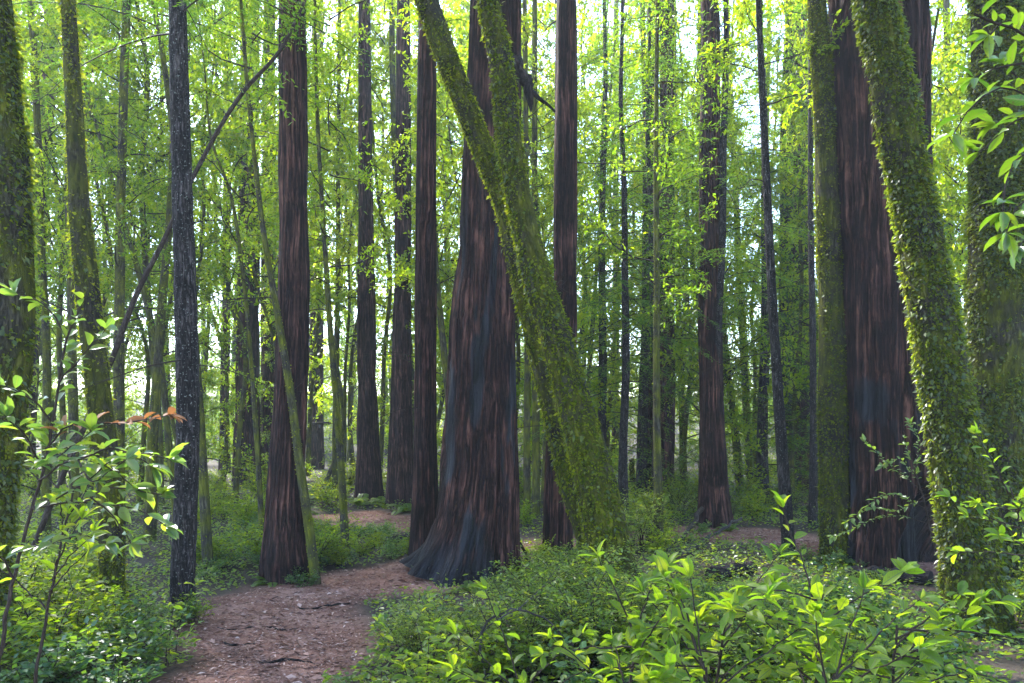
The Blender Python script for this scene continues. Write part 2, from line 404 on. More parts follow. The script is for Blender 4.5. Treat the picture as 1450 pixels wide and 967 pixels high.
# ------------------------------------------------------------------ trunks
def stem(pts, rad, kind, S=40, step=.06, flare=0, flare_h=.8, lobes=0, seed=0, charf=None, moss_amt=0, moss_size=.03, leafy=0, hollow=None):
    """pts: rows of x,y,z from the ground up. Returns trunk MB and moss MB (or None). The seam looks away from the camera."""
    pr = np.concatenate([np.asarray(pts, float), np.asarray(rad, float)[:, None]], 1)
    s_tot = np.linalg.norm(np.diff(pr[:, :3], axis=0), axis=1).sum()
    K = int(max(10, s_tot / step))
    c = spline(pr, K)
    sl = np.concatenate([[0], np.cumsum(np.linalg.norm(np.diff(pr[:, :3], axis=0), axis=1))])
    r = np.maximum(np.interp(np.linspace(0, sl[-1], K), sl, pr[:, 3]), .006); c = c[:, :3]
    if K > 24:                                              # an even taper without corners
        w = max(3, K // 14) | 1
        r = np.convolve(np.pad(r, w // 2, mode='edge'), np.ones(w) / w, 'valid')
    s = np.linspace(0, s_tot, K)
    d = nrm(np.gradient(c, axis=0))
    a = nrm(np.cross(d, np.array([0, 1.0, 0])) + 1e-9)      # about +x
    b = nrm(np.cross(a, d))                                 # about -y .. +y
    if b[0, 1] > 0: b = -b
    th = np.linspace(0, 2 * PI, S, endpoint=False) - PI / 2 # start away from the camera
    TH, SS = np.meshgrid(th, s)
    u = (TH + PI / 2) / (2 * PI)
    disp = np.zeros_like(TH)
    char = np.zeros_like(TH)
    R = r[:, None] * np.ones_like(TH)
    o = seed * 7.31
    circ = 2 * PI * float(np.median(r))
    if kind in ('redwood', 'redwood_far'):
        rm = float(np.median(r))
        k = max(9, int(circ / .10)); drift = (fbm(u * 3, SS * .45 + o, 3, 3) - .5) * .9
        brk = (fbm(u * 4, SS * 1.4 + o, 2, 4) - .5) * .45
        def furrow(kk, dr, fs, off):
            uu = np.minimum(u, 1 - u)                       # mirrored at the seam, which looks away
            return np.abs(vnoise(uu * kk + dr + off, SS * fs + o) - .5) * 2
        r1 = np.clip(furrow(k, drift + brk, .30, 100) / .5, 0, 1)
        r2 = np.clip(furrow(k * 2.3, drift * 1.5 + brk, .6, 50) / .4, 0, 1)
        big = fbm(u * 5, SS * .4 + o, 3, 5) - .5
        plate = fbm(u * k, SS * 2.6 + o, 3) - .5
        disp = .06 * big + (.062 * (r1 - .7) + .026 * (r2 - .7) + .030 * plate) / max(rm, .1) * min(1, rm / .40)
    elif kind == 'greybark':
        k = max(6, int(circ / .05))
        disp = .10 * (fbm(u * 4, SS * .6 + o, 3, 4) - .5) + .10 * (np.abs(vnoise(u * k + (fbm(u * 4, SS * 2 + o, 2, 4) - .5) * 2, SS * 5 + o) - .5) * 2 - .5)
    else:
        disp = .24 * (fbm(u * 3, SS * 1.1 + o, 3, 3) - .5) + .10 * (fbm(u * 8, SS * 5 + o, 2, 8) - .5)
    R = R * (1 + disp)
    if flare:
        fl = np.exp(-SS / flare_h * 2.2)
        lob = .55 + .45 * np.cos(lobes * TH + seed * 1.7 + 1.5 * vnoise(u * 4, SS * .2 + o, 4)) + 1.3 * (fbm(u * 9, SS * 2.6 + o, 4, 9) - .5) if lobes else 1
        R = R * (1 + flare * fl * lob)
    if hollow:
        hu, hw, hh, hd = hollow
        du = np.abs(((u - hu + .5) % 1) - .5)
        prof = np.clip(1 - (du / (hw * np.sqrt(np.clip(1 - SS / hh, .001, 1)))) ** 2, 0, 1) * (SS < hh)
        prof = np.clip(prof * 2.2, 0, 1)
        R = R * (1 - hd * prof); char = np.maximum(char, prof)
    if charf is not None:
        char = np.maximum(char, charf(u, SS))
    V = c[:, None] + R[..., None] * (np.cos(TH)[..., None] * a[:, None] + np.sin(TH)[..., None] * b[:, None])
    k, q = np.meshgrid(np.arange(K - 1), np.arange(S), indexing='ij')
    q2 = (q + 1) % S
    Q = np.stack([k * S + q, k * S + q2, (k + 1) * S + q2, (k + 1) * S + q], -1).reshape(-1, 4)
    bk = np.stack([np.cos(TH) * r[:, None], np.sin(TH) * r[:, None], SS + o], -1)
    mb = MB(); mb.add(V, q=Q, bark=bk.reshape(-1, 3), char=char.ravel())
    mo = None
    if moss_amt:
        mo = MB()
        area = (2 * PI * r).mean() * s_tot
        n = int(area * moss_amt)
        ki = rng.random(n) * (K - 2); si = rng.random(n) * S
        k0 = ki.astype(int); s0 = si.astype(int) % S
        fk = (ki - k0)[:, None]; fs = (si - si.astype(int))[:, None]
        s1 = (s0 + 1) % S
        P = (V[k0, s0] * (1 - fs) + V[k0, s1] * fs) * (1 - fk) + (V[k0 + 1, s0] * (1 - fs) + V[k0 + 1, s1] * fs) * fk
        nr = nrm(P - (c[k0] * (1 - fk) + c[k0 + 1] * fk))
        cov = fbm(u[k0, s0] * 4, s[k0] * 1.3 + o, 4, 4) + .05 * np.sin((u[k0, s0] - .06) * 2 * PI)
        keep = (cov + rng.normal(0, .10, n)) > .46
        P, nr, k0 = P[keep], nr[keep], k0[keep]; n = len(P)
        dn = -d[k0]
        D = nr * rng.uniform(.12, .65, n)[:, None] + dn * rng.uniform(-.1, 1.1, n)[:, None] + rng.normal(0, .35, (n, 3))
        NN = nr + np.array([0, 0, .5]) + rng.normal(0, .35, (n, 3))
        L = moss_size * np.clip(rng.lognormal(0, .4, n), .4, 1.9)
        leaves(mo, P - nr * .004, D, NN, L, L * rng.uniform(.4, .75, n))
        if leafy:
            j = rng.choice(n, min(n, int(area * leafy)), replace=False)
            L = rng.uniform(.03, .06, len(j))
            leaves(mo, P[j] + nr[j] * .01, D[j] + nr[j] * .3, NN[j], L, L * .6, mat=1)
    return mb, mo, (c, r, s)


def px_stem(rows, base, extend, depth_lean=0.0):
    """rows (px, py, width px) from the ground up at the depth of the base -> metres relative to the base; then `extend` more metres upward"""
    d = base[1]
    out, rad = [], []
    for i, (px, py, w) in enumerate(rows):
        p = at(px, py, d) - base
        p[1] = depth_lean * p[2]
        out.append(p); rad.append(w / F * d / 2)
    out, rad = np.array(out), np.array(rad)
    out[0, 2] = -.12                                        # rooted a little below the surface
    if extend:
        u = nrm(out[-1] - out[-2])
        r0 = rad[-1]
        n = max(2, int(extend / 1.6))
        p = out[-1]
        for i in range(1, n + 1):
            u = nrm(u + np.array([rng.normal(0, .03), rng.normal(0, .03), .18]))
            p = p + u * extend / n
            out = np.vstack([out, p]); rad = np.append(rad, r0 * (1 - .8 * i / n))
    return out, rad


# ------------------------------------------------------------------ crowns (shared meshes, one per crown)
def rand_dir(n, up=0.0):
    v = rng.normal(0, 1, (n, 3)); v[:, 2] += up
    return nrm(v)


def broad_crown(H, Rm, n_limb, n_twig, n_leaf, L, W, leaf, low=.0):
    mb = MB()
    for i in range(n_limb):
        z0 = H * (low + (1 - low) * (i + rng.random()) / n_limb) * .86
        az = i * 2.4 + rng.normal(0, .5)
        el = rng.uniform(.05, .75)
        ln = Rm * rng.uniform(.55, 1.15) * (1 - .55 * (z0 / H) ** 1.5)
        dv = np.array([math.cos(az) * math.cos(el), math.sin(az) * math.cos(el), math.sin(el)])
        p = [np.array([0, 0, z0])]
        for k in range(4):
            dv = nrm(dv + rng.normal(0, .22, 3) + np.array([0, 0, -.05]))
            p.append(p[-1] + dv * ln / 4)
        cpts = tube(mb, p, .008 + .004 * ln, .002, 4, 9, 1, .012)
        for t in range(n_twig):
            f = rng.uniform(.22, 1) ** .8
            q = cpts[int(f * (len(cpts) - 1))]
            td = nrm(nrm(q - np.array([0, 0, q[2] - .25])) * .5 + rand_dir(1)[0] * .9 + np.array([0, 0, .1]))
            tl = rng.uniform(.25, .75) * (.6 + .4 * ln / Rm)
            m = int(n_leaf * rng.uniform(.6, 1.4))
            tt = np.linspace(.12, 1.0, m)[:, None]
            droop = np.array([0, 0, -.16]) * tl
            P = q + td * tl * tt + droop * tt ** 2 + rng.normal(0, .025, (m, 3))
            if rng.random() < .6: tube(mb, [q, q + td * tl * .5 + droop * .25, q + td * tl + droop], .005, .002, 3, 4, 1)
            side = rand_dir(m)
            D = td * .55 + side * .8 + np.array([0, 0, -.18])
            NN = np.array([0, 0, 1.0]) + rng.normal(0, .55, (m, 3))
            ll = L * rng.uniform(.6, 1.15, m)
            leaves(mb, P, D, NN, ll, ll * W * rng.uniform(.8, 1.2, m))
    return mb.mesh('broadleaf_crown', [leaf, M['twig']])


def conifer_crown(H, Rm, gap, leaf, dens=1.0, droop=.35, strip=(.055, .013)):
    mb = MB()
    z, i = 0.0, 0
    while z < H:
        t = z / H
        ln = Rm * (1 - t) ** .7 * rng.uniform(.6, 1.1) + .15
        az = i * 2.399 + rng.normal(0, .3)
        dv = np.array([math.cos(az), math.sin(az), rng.uniform(-.1, .35)])
        n = 9
        tt = np.linspace(0, 1, n)[:, None]
        lin = np.array([0, 0, z]) + dv * ln * tt + np.array([0, 0, -droop]) * ln * tt ** 2 + rng.normal(0, .02, (n, 3)) * tt
        lin = tube(mb, lin, .004 + .004 * ln, .0015, 3, n, 1)
        along = nrm(np.array([dv[0], dv[1], 0]))
        side = np.array([-along[1], along[0], 0])
        nt = int(ln / .075 * dens)
        for k in range(nt):
            f = .12 + .88 * (k + rng.random()) / max(nt, 1)
            q = lin[min(int(f * (n - 1)), n - 1)] + rng.normal(0, .01, 3)
            sg = 1 if k % 2 else -1
            tl = (.10 + .34 * math.sin(PI * min(1, f * .8 + .15))) * rng.uniform(.6, 1.2) * min(1.3, .5 + ln / 2.5)
            td = nrm(along * .75 + side * sg * .9 + np.array([0, 0, rng.uniform(-.5, .05)]))
            m = max(3, int(tl / .034))
            tq = np.linspace(.05, 1, m)[:, None]
            P = q + td * tl * tq + np.array([0, 0, -.22]) * tl * tq ** 2
            sd = np.where(np.arange(m) % 2, 1, -1)[:, None]
            perp = nrm(np.cross(td, np.array([0, 0, 1.0])))
            D = td * .75 + perp * sd * .75 + rng.normal(0, .15, (m, 3)) + np.array([0, 0, -.12])
            NN = np.array([0, 0, 1.0]) + rng.normal(0, .25, (m, 3))
            leaves(mb, P, D, NN, strip[0] * rng.uniform(.7, 1.25, m), strip[1] * rng.uniform(.8, 1.3, m))
        z += gap * rng.uniform(.6, 1.4); i += 1
    return mb.mesh('conifer_crown', [leaf, M['twig']])


CR_BAY = [broad_crown(9, 2.6, 31, 21, 18, .095, .40, M['bay']) for _ in range(3)]
CR_OAK = [broad_crown(9, 2.6, 29, 21, 18, .10, .48, M['oak']) for _ in range(3)]
CR_THIN = [broad_crown(7, 1.9, 18, 14, 16, .09, .40, M['bay']), broad_crown(7, 2.0, 18, 14, 16, .095, .45, M['oak'])]
CR_CON = [conifer_crown(9, 2.3, .15, M['needle'], 1.25, .42, (.066, .013)) for _ in range(3)]
CR_LOW = [broad_crown(4.5, 2.6, 20, 19, 18, .10, .48, M['oak']), broad_crown(4.5, 2.6, 20, 19, 18, .10, .42, M['bay'])]


def add_crown(parent, me, z, sc=1.0, x=0, y=0, rz=None, szz=1.0):
    o = obj('crown', me, parent, (x, y, z), (0, 0, rng.uniform(0, 6.28) if rz is None else rz), (sc, sc, sc * szz))
    return o


def dead_branch(parent, p0, direction, ln, r, mat, n_sub=3):
    mb = MB()
    dv = nrm(np.array(direction, float))
    p = [np.array(p0, float)]
    for k in range(4):
        dv = nrm(dv + rng.normal(0, .16, 3) + np.array([0, 0, -.06]))
        p.append(p[-1] + dv * ln / 4)
    c = tube(mb, p, r, r * .25, 5, 12)
    for k in range(n_sub):
        q = c[rng.integers(4, 11)]
        dd = nrm(dv + rng.normal(0, .7, 3))
        tube(mb, [q, q + dd * ln * .18, q + dd * ln * .3 + rng.normal(0, .03, 3)], r * .4, r * .12, 4, 6)
    return obj('dead_branch', mb.mesh('dead_branch', M[mat]), parent)


PLANTED = []           # (x, y, radius) of every trunk, to keep shrubs off it


def tree(name, label, rows, kind, mat, extend=5, base=None, S=28, step=.06, crown=None, dead=0, **kw):
    """rows (px, py, width) from ground to the top of the frame"""
    b = ground_at(rows[0][0], rows[0][1]) if base is None else base
    t = thing(name, label, 'tree', b)
    lean = kw.pop('depth_lean', 0.0)
    pts, rad = px_stem(rows, b, extend, lean)
    if kw.get('moss_amt'): rad = np.maximum(rad - .55 * kw['moss_size'], rad * .6)
    mb, mo, (c, r, s) = stem(pts, rad, kind, S, step, **kw)
    obj('trunk', mb.mesh('trunk', M[mat]), t)
    if mo: obj('moss', mo.mesh('moss', [M['moss'], M['ivy']], smooth=False), t)
    if crown:
        for (me, z, sc) in crown:
            i = int(np.argmin(np.abs(c[:, 2] - z)))
            add_crown(t, me, c[i, 2], sc, c[i, 0], c[i, 1])
    for k in range(dead):
        zmax = min(c[-1, 2] * .9, (HZ + 40) / F * b[1] + EYE)
        i = int(np.argmin(np.abs(c[:, 2] - rng.uniform(1.2, zmax))))
        az = rng.uniform(0, 6.28)
        dead_branch(t, c[i] + np.array([math.cos(az), math.sin(az), 0]) * r[i] * .7, (math.cos(az), math.sin(az), rng.uniform(-.3, .3)), rng.uniform(.5, 1.5), .008, 'twig')
    PLANTED.append((b[0], b[1], float(rad[0])))
    return t, c, r


def char_patch(lo, hi, s_max, k=5, o=0.0, thr=.52):
    def f(u, s):
        n = fbm(u * k * 2, s * 1.3 + o, 4, k * 2)
        w = np.clip((n - thr) / .08, 0, 1)
        edge = np.clip((np.minimum(u - lo, hi - u)) / .04, 0, 1)
        return w * np.clip((s_max - s) / .8, 0, 1) * edge
    return f


# ---- the great burnt redwood (two fused stems)
b = ground_at(655, 806)
T, c, r = tree('redwood_tree', 'massive charred redwood with fused double stem beside the leaning mossy trunks',
     [(647, 820, 124), (655, 790, 114), (665, 740, 104), (672, 680, 96), (676, 600, 91), (679.5, 500, 86), (682.5, 400, 78), (685, 300, 69), (688, 200, 60), (689, 100, 51), (689, 0, 43)],
     'redwood', 'redwood', 11, base=b, S=190, step=.035, flare=.42, flare_h=.6, lobes=7, seed=1,
     charf=lambda u, s: np.maximum(char_patch(.30, .86, 4.6, 7, 2.2, .53)(u, s), np.clip((.55 - s) / .3, 0, 1) * .9))
pts, rad = px_stem([(716, 815, 44), (716, 760, 40), (717, 690, 38), (715, 600, 37), (713, 400, 37), (720, 220, 33), (724, 100, 29), (725, 0, 27)], b, 9)
pts[:, 1] -= .16
mb, _, (c2, r2, s2) = stem(pts, rad, 'redwood', 90, .035, .25, .5, 5, seed=2, charf=lambda u, s: char_patch(.1, .9, 6, 4, 5.1, .6)(u, s))
obj('stem', mb.mesh('stem', M['redwood']), T)
mb = MB()
d0 = b[1] - .2
sn = [at(727, 84, d0) - b, at(735, 104, d0) - b, at(743, 116, d0) - b, at(750, 122, d0) - b]
tube(mb, sn, np.array([.10, .10, .085, .08, .07, .065, .06, .05]), 0, 9, 8, 0, .008)
tube(mb, [at(746, 108, d0) - b, at(749, 130, d0) - b, at(752, 158, d0) - b], np.array([.055, .06, .055, .045, .03, .008]), 0, 7, 6, 0, .006)
tube(mb, [at(750, 128, d0) - b, at(768, 142, d0) - b, at(786, 158, d0) - b], .03, .012, 6, 7, 0, .004)
obj('broken_branch', mb.mesh('broken_branch', M['darkwood']), T)
# ---- great redwood on the right with a burnt hollow
b = ground_at(1254, 792)
tree('redwood_tree', 'broad dark redwood with a burnt hollow at its foot, behind a leaning mossy trunk',
     [(1254, 800, 138), (1254, 740, 132), (1251, 660, 127), (1248, 550, 124), (1246, 400, 124), (1244, 200, 126), (1243, 0, 126)],
     'redwood', 'redwood', 14, base=b, S=200, step=.04, flare=.2, flare_h=.7, lobes=6, seed=4, hollow=(.60, .16, 1.15, .5),
     charf=lambda u, s: char_patch(.25, .8, 3.0, 5, 8.2, .56)(u, s))

# ---- other redwoods
RED = [
    ('upright redwood at the path edge, a thin mossy stem crossing it', [(404, 822, 68), (403, 770, 58), (404, 700, 50), (409, 600, 46), (414, 480, 43), (416, 300, 41), (415, 120, 37), (414, 0, 35)], 30, .25, 5, dict(dead=2)),
    ('dark narrow redwood close against the massive charred redwood', [(602, 792, 46), (602, 740, 38), (602, 600, 33), (603, 400, 30), (604, 200, 27), (605, 0, 24)], 26, .15, 4, dict(dead=2)),
    ('redwood in the pale mist by the far end of the bare soil', [(523, 707, 40), (522, 660, 33), (520, 560, 27), (519, 400, 24), (517, 200, 21), (516, 0, 18)], 24, .2, 5, dict(dead=2)),
    ('redwood half hidden behind the dark narrow trunk, next to the misty clearing', [(567, 715, 42), (567, 670, 36), (568, 560, 28), (570, 400, 24), (571, 200, 21), (571, 0, 18)], 24, .2, 5, dict(dead=1)),
    ('tall straight redwood behind the pair of leaning mossy trunks', [(790, 787, 44), (790, 730, 40), (794, 600, 37), (799, 450, 34), (801, 200, 31), (802, 0, 28)], 30, .15, 4, dict(dead=6)),
    ('reddish redwood with spreading dead roots beside the bare soil', [(1011, 746, 52), (1010, 700, 42), (1008, 600, 36), (1006, 450, 32), (1005, 250, 28), (1005, 0, 24)], 30, .35, 6, dict(dead=4)),
    ('redwood with small green sprigs growing up its bark', [(1133, 692, 42), (1132, 640, 37), (1130, 480, 35), (1127, 250, 32), (1125, 0, 29)], 30, .15, 5, dict(dead=3)),
    ('redwood trunk standing just behind the slim straight mossy pole', [(940, 722, 34), (941, 650, 28), (943, 500, 25), (944, 250, 22), (944, 0, 20)], 24, .2, 5, dict(dead=4)),
    ('short-looking dark redwood peeping out beside the slim straight mossy pole', [(919, 716, 24), (919, 660, 20), (920, 500, 17), (921, 250, 15), (922, 0, 13)], 24, .2, 5, dict(dead=2)),
    ('blackened redwood in the mist left of the path-edge redwood', [(350, 687, 42), (350, 640, 36), (351, 520, 32), (352, 350, 29), (353, 150, 26), (354, 0, 24)], 24, .2, 5, dict(dead=2)),
    ('hazy redwood squeezed between the blackened one and the path-edge redwood', [(379, 676, 26), (380, 620, 22), (380, 450, 20), (381, 200, 18), (382, 0, 16)], 24, .15, 5, {}),
    ('pale bluish redwood almost lost in the mist', [(447, 664, 25), (447, 620, 21), (448, 450, 19), (449, 200, 17), (450, 0, 16)], 24, .15, 5, {}),
    ('thin faded trunk in the mist left of the blackened redwood', [(318, 670, 17), (318, 620, 13), (320, 450, 12), (322, 200, 10), (323, 0, 9)], 24, .15, 5, {}),
    ('reddish trunk leaning slightly behind the mossy trunk at the left edge', [(36, 690, 26), (38, 620, 22), (45, 480, 21), (56, 300, 20), (66, 150, 20), (76, 0, 19)], 22, .15, 4, dict(dead=2)),
    ('small brown redwood trunk deep in the trees behind the broken post', [(871, 662, 13), (871, 620, 10), (872, 450, 9), (872, 250, 8), (873, 0, 7)], 24, .15, 4, {}),
]
for i, (lab, rows, S, fl, lo, kw) in enumerate(RED):
    near = rows[0][1] > 730
    tree('redwood_tree', lab, rows, 'redwood' if near else 'redwood_far', 'redwood' if near else 'redwood_far', 10, S=90 if near else 48,
         step=.06 if near else .12, flare=fl, flare_h=.6, lobes=lo, seed=10 + i, **kw)

# ---- thick mossy trunks
OAK = [
    ('broad mossy trunk cut off by the left edge of the picture', [(-6, 930, 34), (-4, 820, 40), (-4, 700, 50), (2, 600, 66), (6, 480, 82), (6, 380, 84), (4, 250, 76), (-4, 120, 60), (-12, 0, 58)], ground_at(-6, 930), 5600, .027, 700, .42),
    ('knobbly mossy trunk rising through the leafy undergrowth left of the path', [(161, 884, 38), (158, 800, 36), (154, 680, 38), (143, 580, 38), (132, 480, 36), (122, 390, 36), (113, 300, 31), (105, 150, 27), (96, 0, 24)], None, 5600, .024, 120, .3),
    ('longer, thinner of the two crossed leaning mossy trunks', [(850, 858, 32), (826, 758, 30), (808, 700, 29), (787, 610, 28), (762, 505, 29), (737, 400, 31), (711, 285, 33), (666, 170, 35), (632, 82, 36), (602, 0, 35)], ground_at(852, 852) + np.array([0, .2, 0]), 6200, .027, 100, .2),
    ('thick leaning mossy trunk in front of the charred redwood', [(886, 864, 78), (860, 760, 66), (847, 700, 60), (827, 620, 54), (798, 520, 49), (762, 400, 44), (738, 300, 40), (722, 200, 38), (710, 100, 36), (690, 0, 33)], None, 6600, .027, 150, .3),
    ('straight dark mossy trunk beside the broad redwood with the hollow', [(1188, 796, 52), (1185, 740, 46), (1181, 640, 42), (1177, 480, 38), (1171, 250, 34), (1163, 90, 30), (1156, 0, 27)], None, 5600, .025, 80, .3),
    ('thickest leaning trunk, shaggy with bright moss, at right', [(1386, 893, 88), (1374, 800, 80), (1356, 660, 72), (1334, 520, 66), (1307, 360, 62), (1277, 200, 60), (1255, 80, 59), (1238, 0, 58)], None, 8200, .025, 500, .3),
    ('upright leafy mossy trunk near the right edge', [(1412, 832, 92), (1409, 760, 80), (1408, 640, 78), (1410, 500, 78), (1414, 330, 76), (1416, 150, 74), (1412, 0, 72)], None, 6200, .028, 1200, .2),
]
for i, (lab, rows, base, am, ms, lf, fl) in enumerate(OAK):
    tree('mossy_tree', lab, rows, 'moss', 'mossbark', 5, base=base, S=56, step=.05, flare=fl, flare_h=.5, lobes=4, seed=40 + i,
         moss_amt=am, moss_size=ms, leafy=lf, depth_lean=(-.02 if i in (2, 3) else 0), crown=[(CR_OAK[i % 3], 7.5, .8)])

# ---- slim trees
SLIM = [
    ('dark straight trunk speckled with pale lichen at the left path edge', [(257, 872, 35), (260, 780, 33), (266, 600, 32), (264, 470, 31), (259, 300, 28), (254, 120, 26), (251, 0, 24)], 'greybark', 'greybark', 0, 0, 6.0),
    ('slim mossy trunk right behind the lichen speckled trunk', [(295, 812, 19), (289, 700, 17), (282, 580, 15), (275, 470, 13), (258, 280, 12), (243, 170, 11), (231, 80, 10), (217, 0, 9)], 'moss', 'slimbark', 1500, .02, 5),
    ('slim pale mossy stem curving across the path-edge redwood', [(449, 826, 17), (439, 760, 16), (426, 670, 15), (409, 540, 13), (392, 440, 12), (372, 320, 10), (360, 220, 9), (350, 120, 8), (341, 0, 7)], 'moss', 'slimbark', 1800, .018, 4.6),
    ('thin mossy sapling trunk between lichen trunk and path-edge redwood', [(372, 764, 10), (366, 660, 9), (356, 520, 8), (343, 380, 7), (325, 270, 6), (300, 200, 5), (290, 100, 4)], 'moss', 'slimbark', 1200, .016, 3.5),
    ('slim mossy trunk with one yellow-lit edge in front of the misty clearing', [(491, 787, 14), (485, 700, 13), (478, 590, 12), (468, 470, 10), (459, 330, 9), (452, 220, 8), (446, 0, 6)], 'moss', 'slimbark', 1800, .018, 5),
    ('very thin dark trunk beside the yellow-lit slim trunk', [(474, 694, 9), (475, 600, 8), (478, 450, 7), (479, 250, 6), (481, 0, 5)], 'moss', 'slimbark', 0, 0, 6),
    ('slim mossy trunk half behind the dark narrow redwood', [(588, 700, 14), (585, 600, 12), (577, 470, 11), (565, 330, 10), (558, 180, 9), (555, 40, 8)], 'moss', 'slimbark', 0, 0, 4.4),
    ('short visible slim mossy stem between the dark narrow redwood and charred redwood', [(650, 760, 13), (641, 620, 12), (629, 500, 10), (618, 390, 9), (610, 200, 7), (606, 0, 6)], 'moss', 'slimbark', 0, 0, 5),
    ('leftmost of the slim mossy trunks behind the leafy sapling', [(64, 765, 17), (66, 690, 15), (66, 600, 14), (66, 500, 13), (60, 380, 13), (54, 200, 12), (46, 40, 11), (44, 0, 11)], 'moss', 'slimbark', 900, .024, 6),
    ('slim mossy trunk directly behind the knobbly mossy trunk', [(108, 775, 18), (106, 690, 16), (104, 600, 15), (101, 450, 14), (98, 300, 13), (98, 150, 12), (97, 0, 11)], 'moss', 'slimbark', 900, .024, 6),
    ('straight slim olive trunk right of the knobbly mossy trunk', [(168, 780, 21), (168, 690, 19), (168, 600, 17), (169, 450, 16), (172, 250, 14), (176, 100, 14), (179, 0, 13)], 'moss', 'slimbark', 1400, .02, 6),
    ('mossy forked trunk left of the lichen speckled trunk', [(211, 765, 21), (213, 720, 19), (215, 650, 18), (222, 540, 16), (230, 420, 14), (239, 320, 12), (244, 200, 9), (246, 0, 7)], 'moss', 'slimbark', 900, .022, 5),
    ('long thin branchless tree leaning diagonally to the upper right', [(16, 838, 9), (82, 690, 8), (138, 560, 8), (160, 505, 8), (193, 418, 7), (231, 342, 7), (279, 240, 6), (346, 128, 6), (396, 72, 5), (432, 0, 4)], 'moss', 'twig', 0, 0, 5),
    ('thin stem leaning leftward among the trees behind the lichen trunk', [(252, 752, 12), (248, 712, 11), (240, 640, 10), (226, 510, 9), (205, 420, 8), (172, 300, 6), (140, 190, 5), (116, 100, 4)], 'moss', 'slimbark', 0, 0, 4),
    ('slim straight mossy pole in front of the middle redwoods', [(934, 777, 16), (932, 700, 14), (930, 560, 12), (930, 400, 11), (929, 230, 9), (930, 100, 8), (931, 0, 7)], 'moss', 'slimbark', 1500, .018, 6),
    ('slim mossy trunk nearest the charred redwood on its right', [(746, 742, 11), (746, 650, 10), (747, 500, 9), (746, 300, 8), (744, 100, 7), (743, 0, 6)], 'moss', 'slimbark', 0, 0, 6),
    ('slim mossy trunk second from the charred redwood on its right', [(759, 732, 13), (759, 640, 11), (758, 500, 10), (757, 300, 9), (757, 0, 7)], 'moss', 'slimbark', 0, 0, 6),
    ('thin dark conifer stem with bare twigs, standing in the bare soil', [(1118, 787, 21), (1113, 720, 18), (1106, 620, 16), (1094, 430, 13), (1084, 230, 11), (1077, 80, 9), (1074, 0, 8)], 'greybark', 'greybark', 0, 0, 6),
    ('thin grey-barked trunk touching the straight dark mossy trunk', [(1151, 748, 14), (1152, 650, 11), (1151, 500, 9), (1148, 300, 8), (1147, 0, 6)], 'greybark', 'greybark', 0, 0, 6),
    ('slim stem leaning away from the reddish redwood', [(1049, 702, 12), (1042, 620, 11), (1031, 530, 9), (1022, 440, 8), (1012, 300, 7), (1004, 150, 6)], 'moss', 'slimbark', 0, 0, 5),
    ('slim upright trunk with dark bark between reddish redwood and thin conifer', [(1063, 694, 12), (1058, 600, 11), (1050, 450, 9), (1042, 280, 8), (1034, 120, 7), (1030, 0, 6)], 'moss', 'slimbark', 0, 0, 6),
    ('slim trunk curving up right next to the thin conifer stem', [(1072, 686, 10), (1075, 600, 9), (1080, 480, 8), (1084, 300, 7), (1090, 0, 5)], 'moss', 'slimbark', 0, 0, 6),
    ('thin leaning trunk in the leaves left of the reddish redwood', [(1014, 700, 9), (1003, 560, 8), (988, 430, 8), (972, 300, 7), (960, 180, 6), (950, 50, 5)], 'moss', 'slimbark', 0, 0, 5),
    ('slim trunk wrapped in leaves right of the mossy pole', [(969, 688, 11), (966, 600, 9), (962, 480, 8), (957, 300, 7), (955, 0, 5)], 'moss', 'slimbark', 0, 0, 6),
    ('thin branch-like tree leaning right beyond the thick leaning trunk', [(826, 700, 9), (832, 560, 7), (842, 420, 6), (852, 280, 5), (862, 160, 4)], 'moss', 'slimbark', 0, 0, 4),
    ('faint thin trunk by the right edge between two shaggy mossy trunks', [(1352, 690, 12), (1350, 560, 11), (1346, 380, 10), (1342, 200, 9), (1340, 0, 8)], 'moss', 'slimbark', 0, 0, 6),
]
for i, (lab, rows, kind, mat, am, ms, ext) in enumerate(SLIM):
    gb = ground_at(rows[0][0], rows[0][1])
    d = gb[1]
    top = EYE + HZ / F * d
    con = 'conifer' in lab
    cr = []
    if d > 10.5:
        cr = [((CR_CON if con else CR_THIN)[i % 2], max(2.6, top * .42), .8)]
    else:
        cr = [(CR_THIN[i % 2], top - 1.5, .8)]
    if 'grey-barked' in lab or 'speckled' in lab: cr = [(CR_CON[i % 3], top - .3, .8)]
    if 'branchless' in lab: cr = []
    tree('conifer_tree' if con else 'slim_tree', lab, rows, kind, mat, ext, S=22 if d < 12 else 14, step=.06 if d < 12 else .12, flare=.3, flare_h=.3, lobes=3,
         seed=70 + i, moss_amt=am, moss_size=ms, crown=cr, dead=9 if con else (1 if d < 16 else 0))

# ------------------------------------------------------------------ the wood behind: separate trees, shared meshes
def trunk_proto(h, r, kind, mat, wob, S=14):
    n = 8
    z = np.linspace(-.3, h, n)
    p = np.stack([np.cumsum(rng.normal(0, wob, n)), np.cumsum(rng.normal(0, wob, n)), z], 1)
    p -= np.array([p[0, 0], p[0, 1], 0])
    rad = r * (1 - .75 * np.linspace(0, 1, n) ** 1.2)
    rad[0] *= 1.35
    mb, _, (c, rr, s) = stem(p, rad, kind, S, .25, .2, .5, 4, seed=random.randint(0, 99))
    return mb.mesh('trunk', M[mat]), c


TR_BAY = [trunk_proto(13, rng.uniform(.04, .068), 'moss', 'slimbark', .2) for _ in range(4)]
TR_CON = [trunk_proto(14, .11, 'greybark', 'greybark', .05) for _ in range(2)]
TR_RED = [trunk_proto(30, .36, 'redwood_far', 'redwood_far', .08, 30) for _ in range(3)]


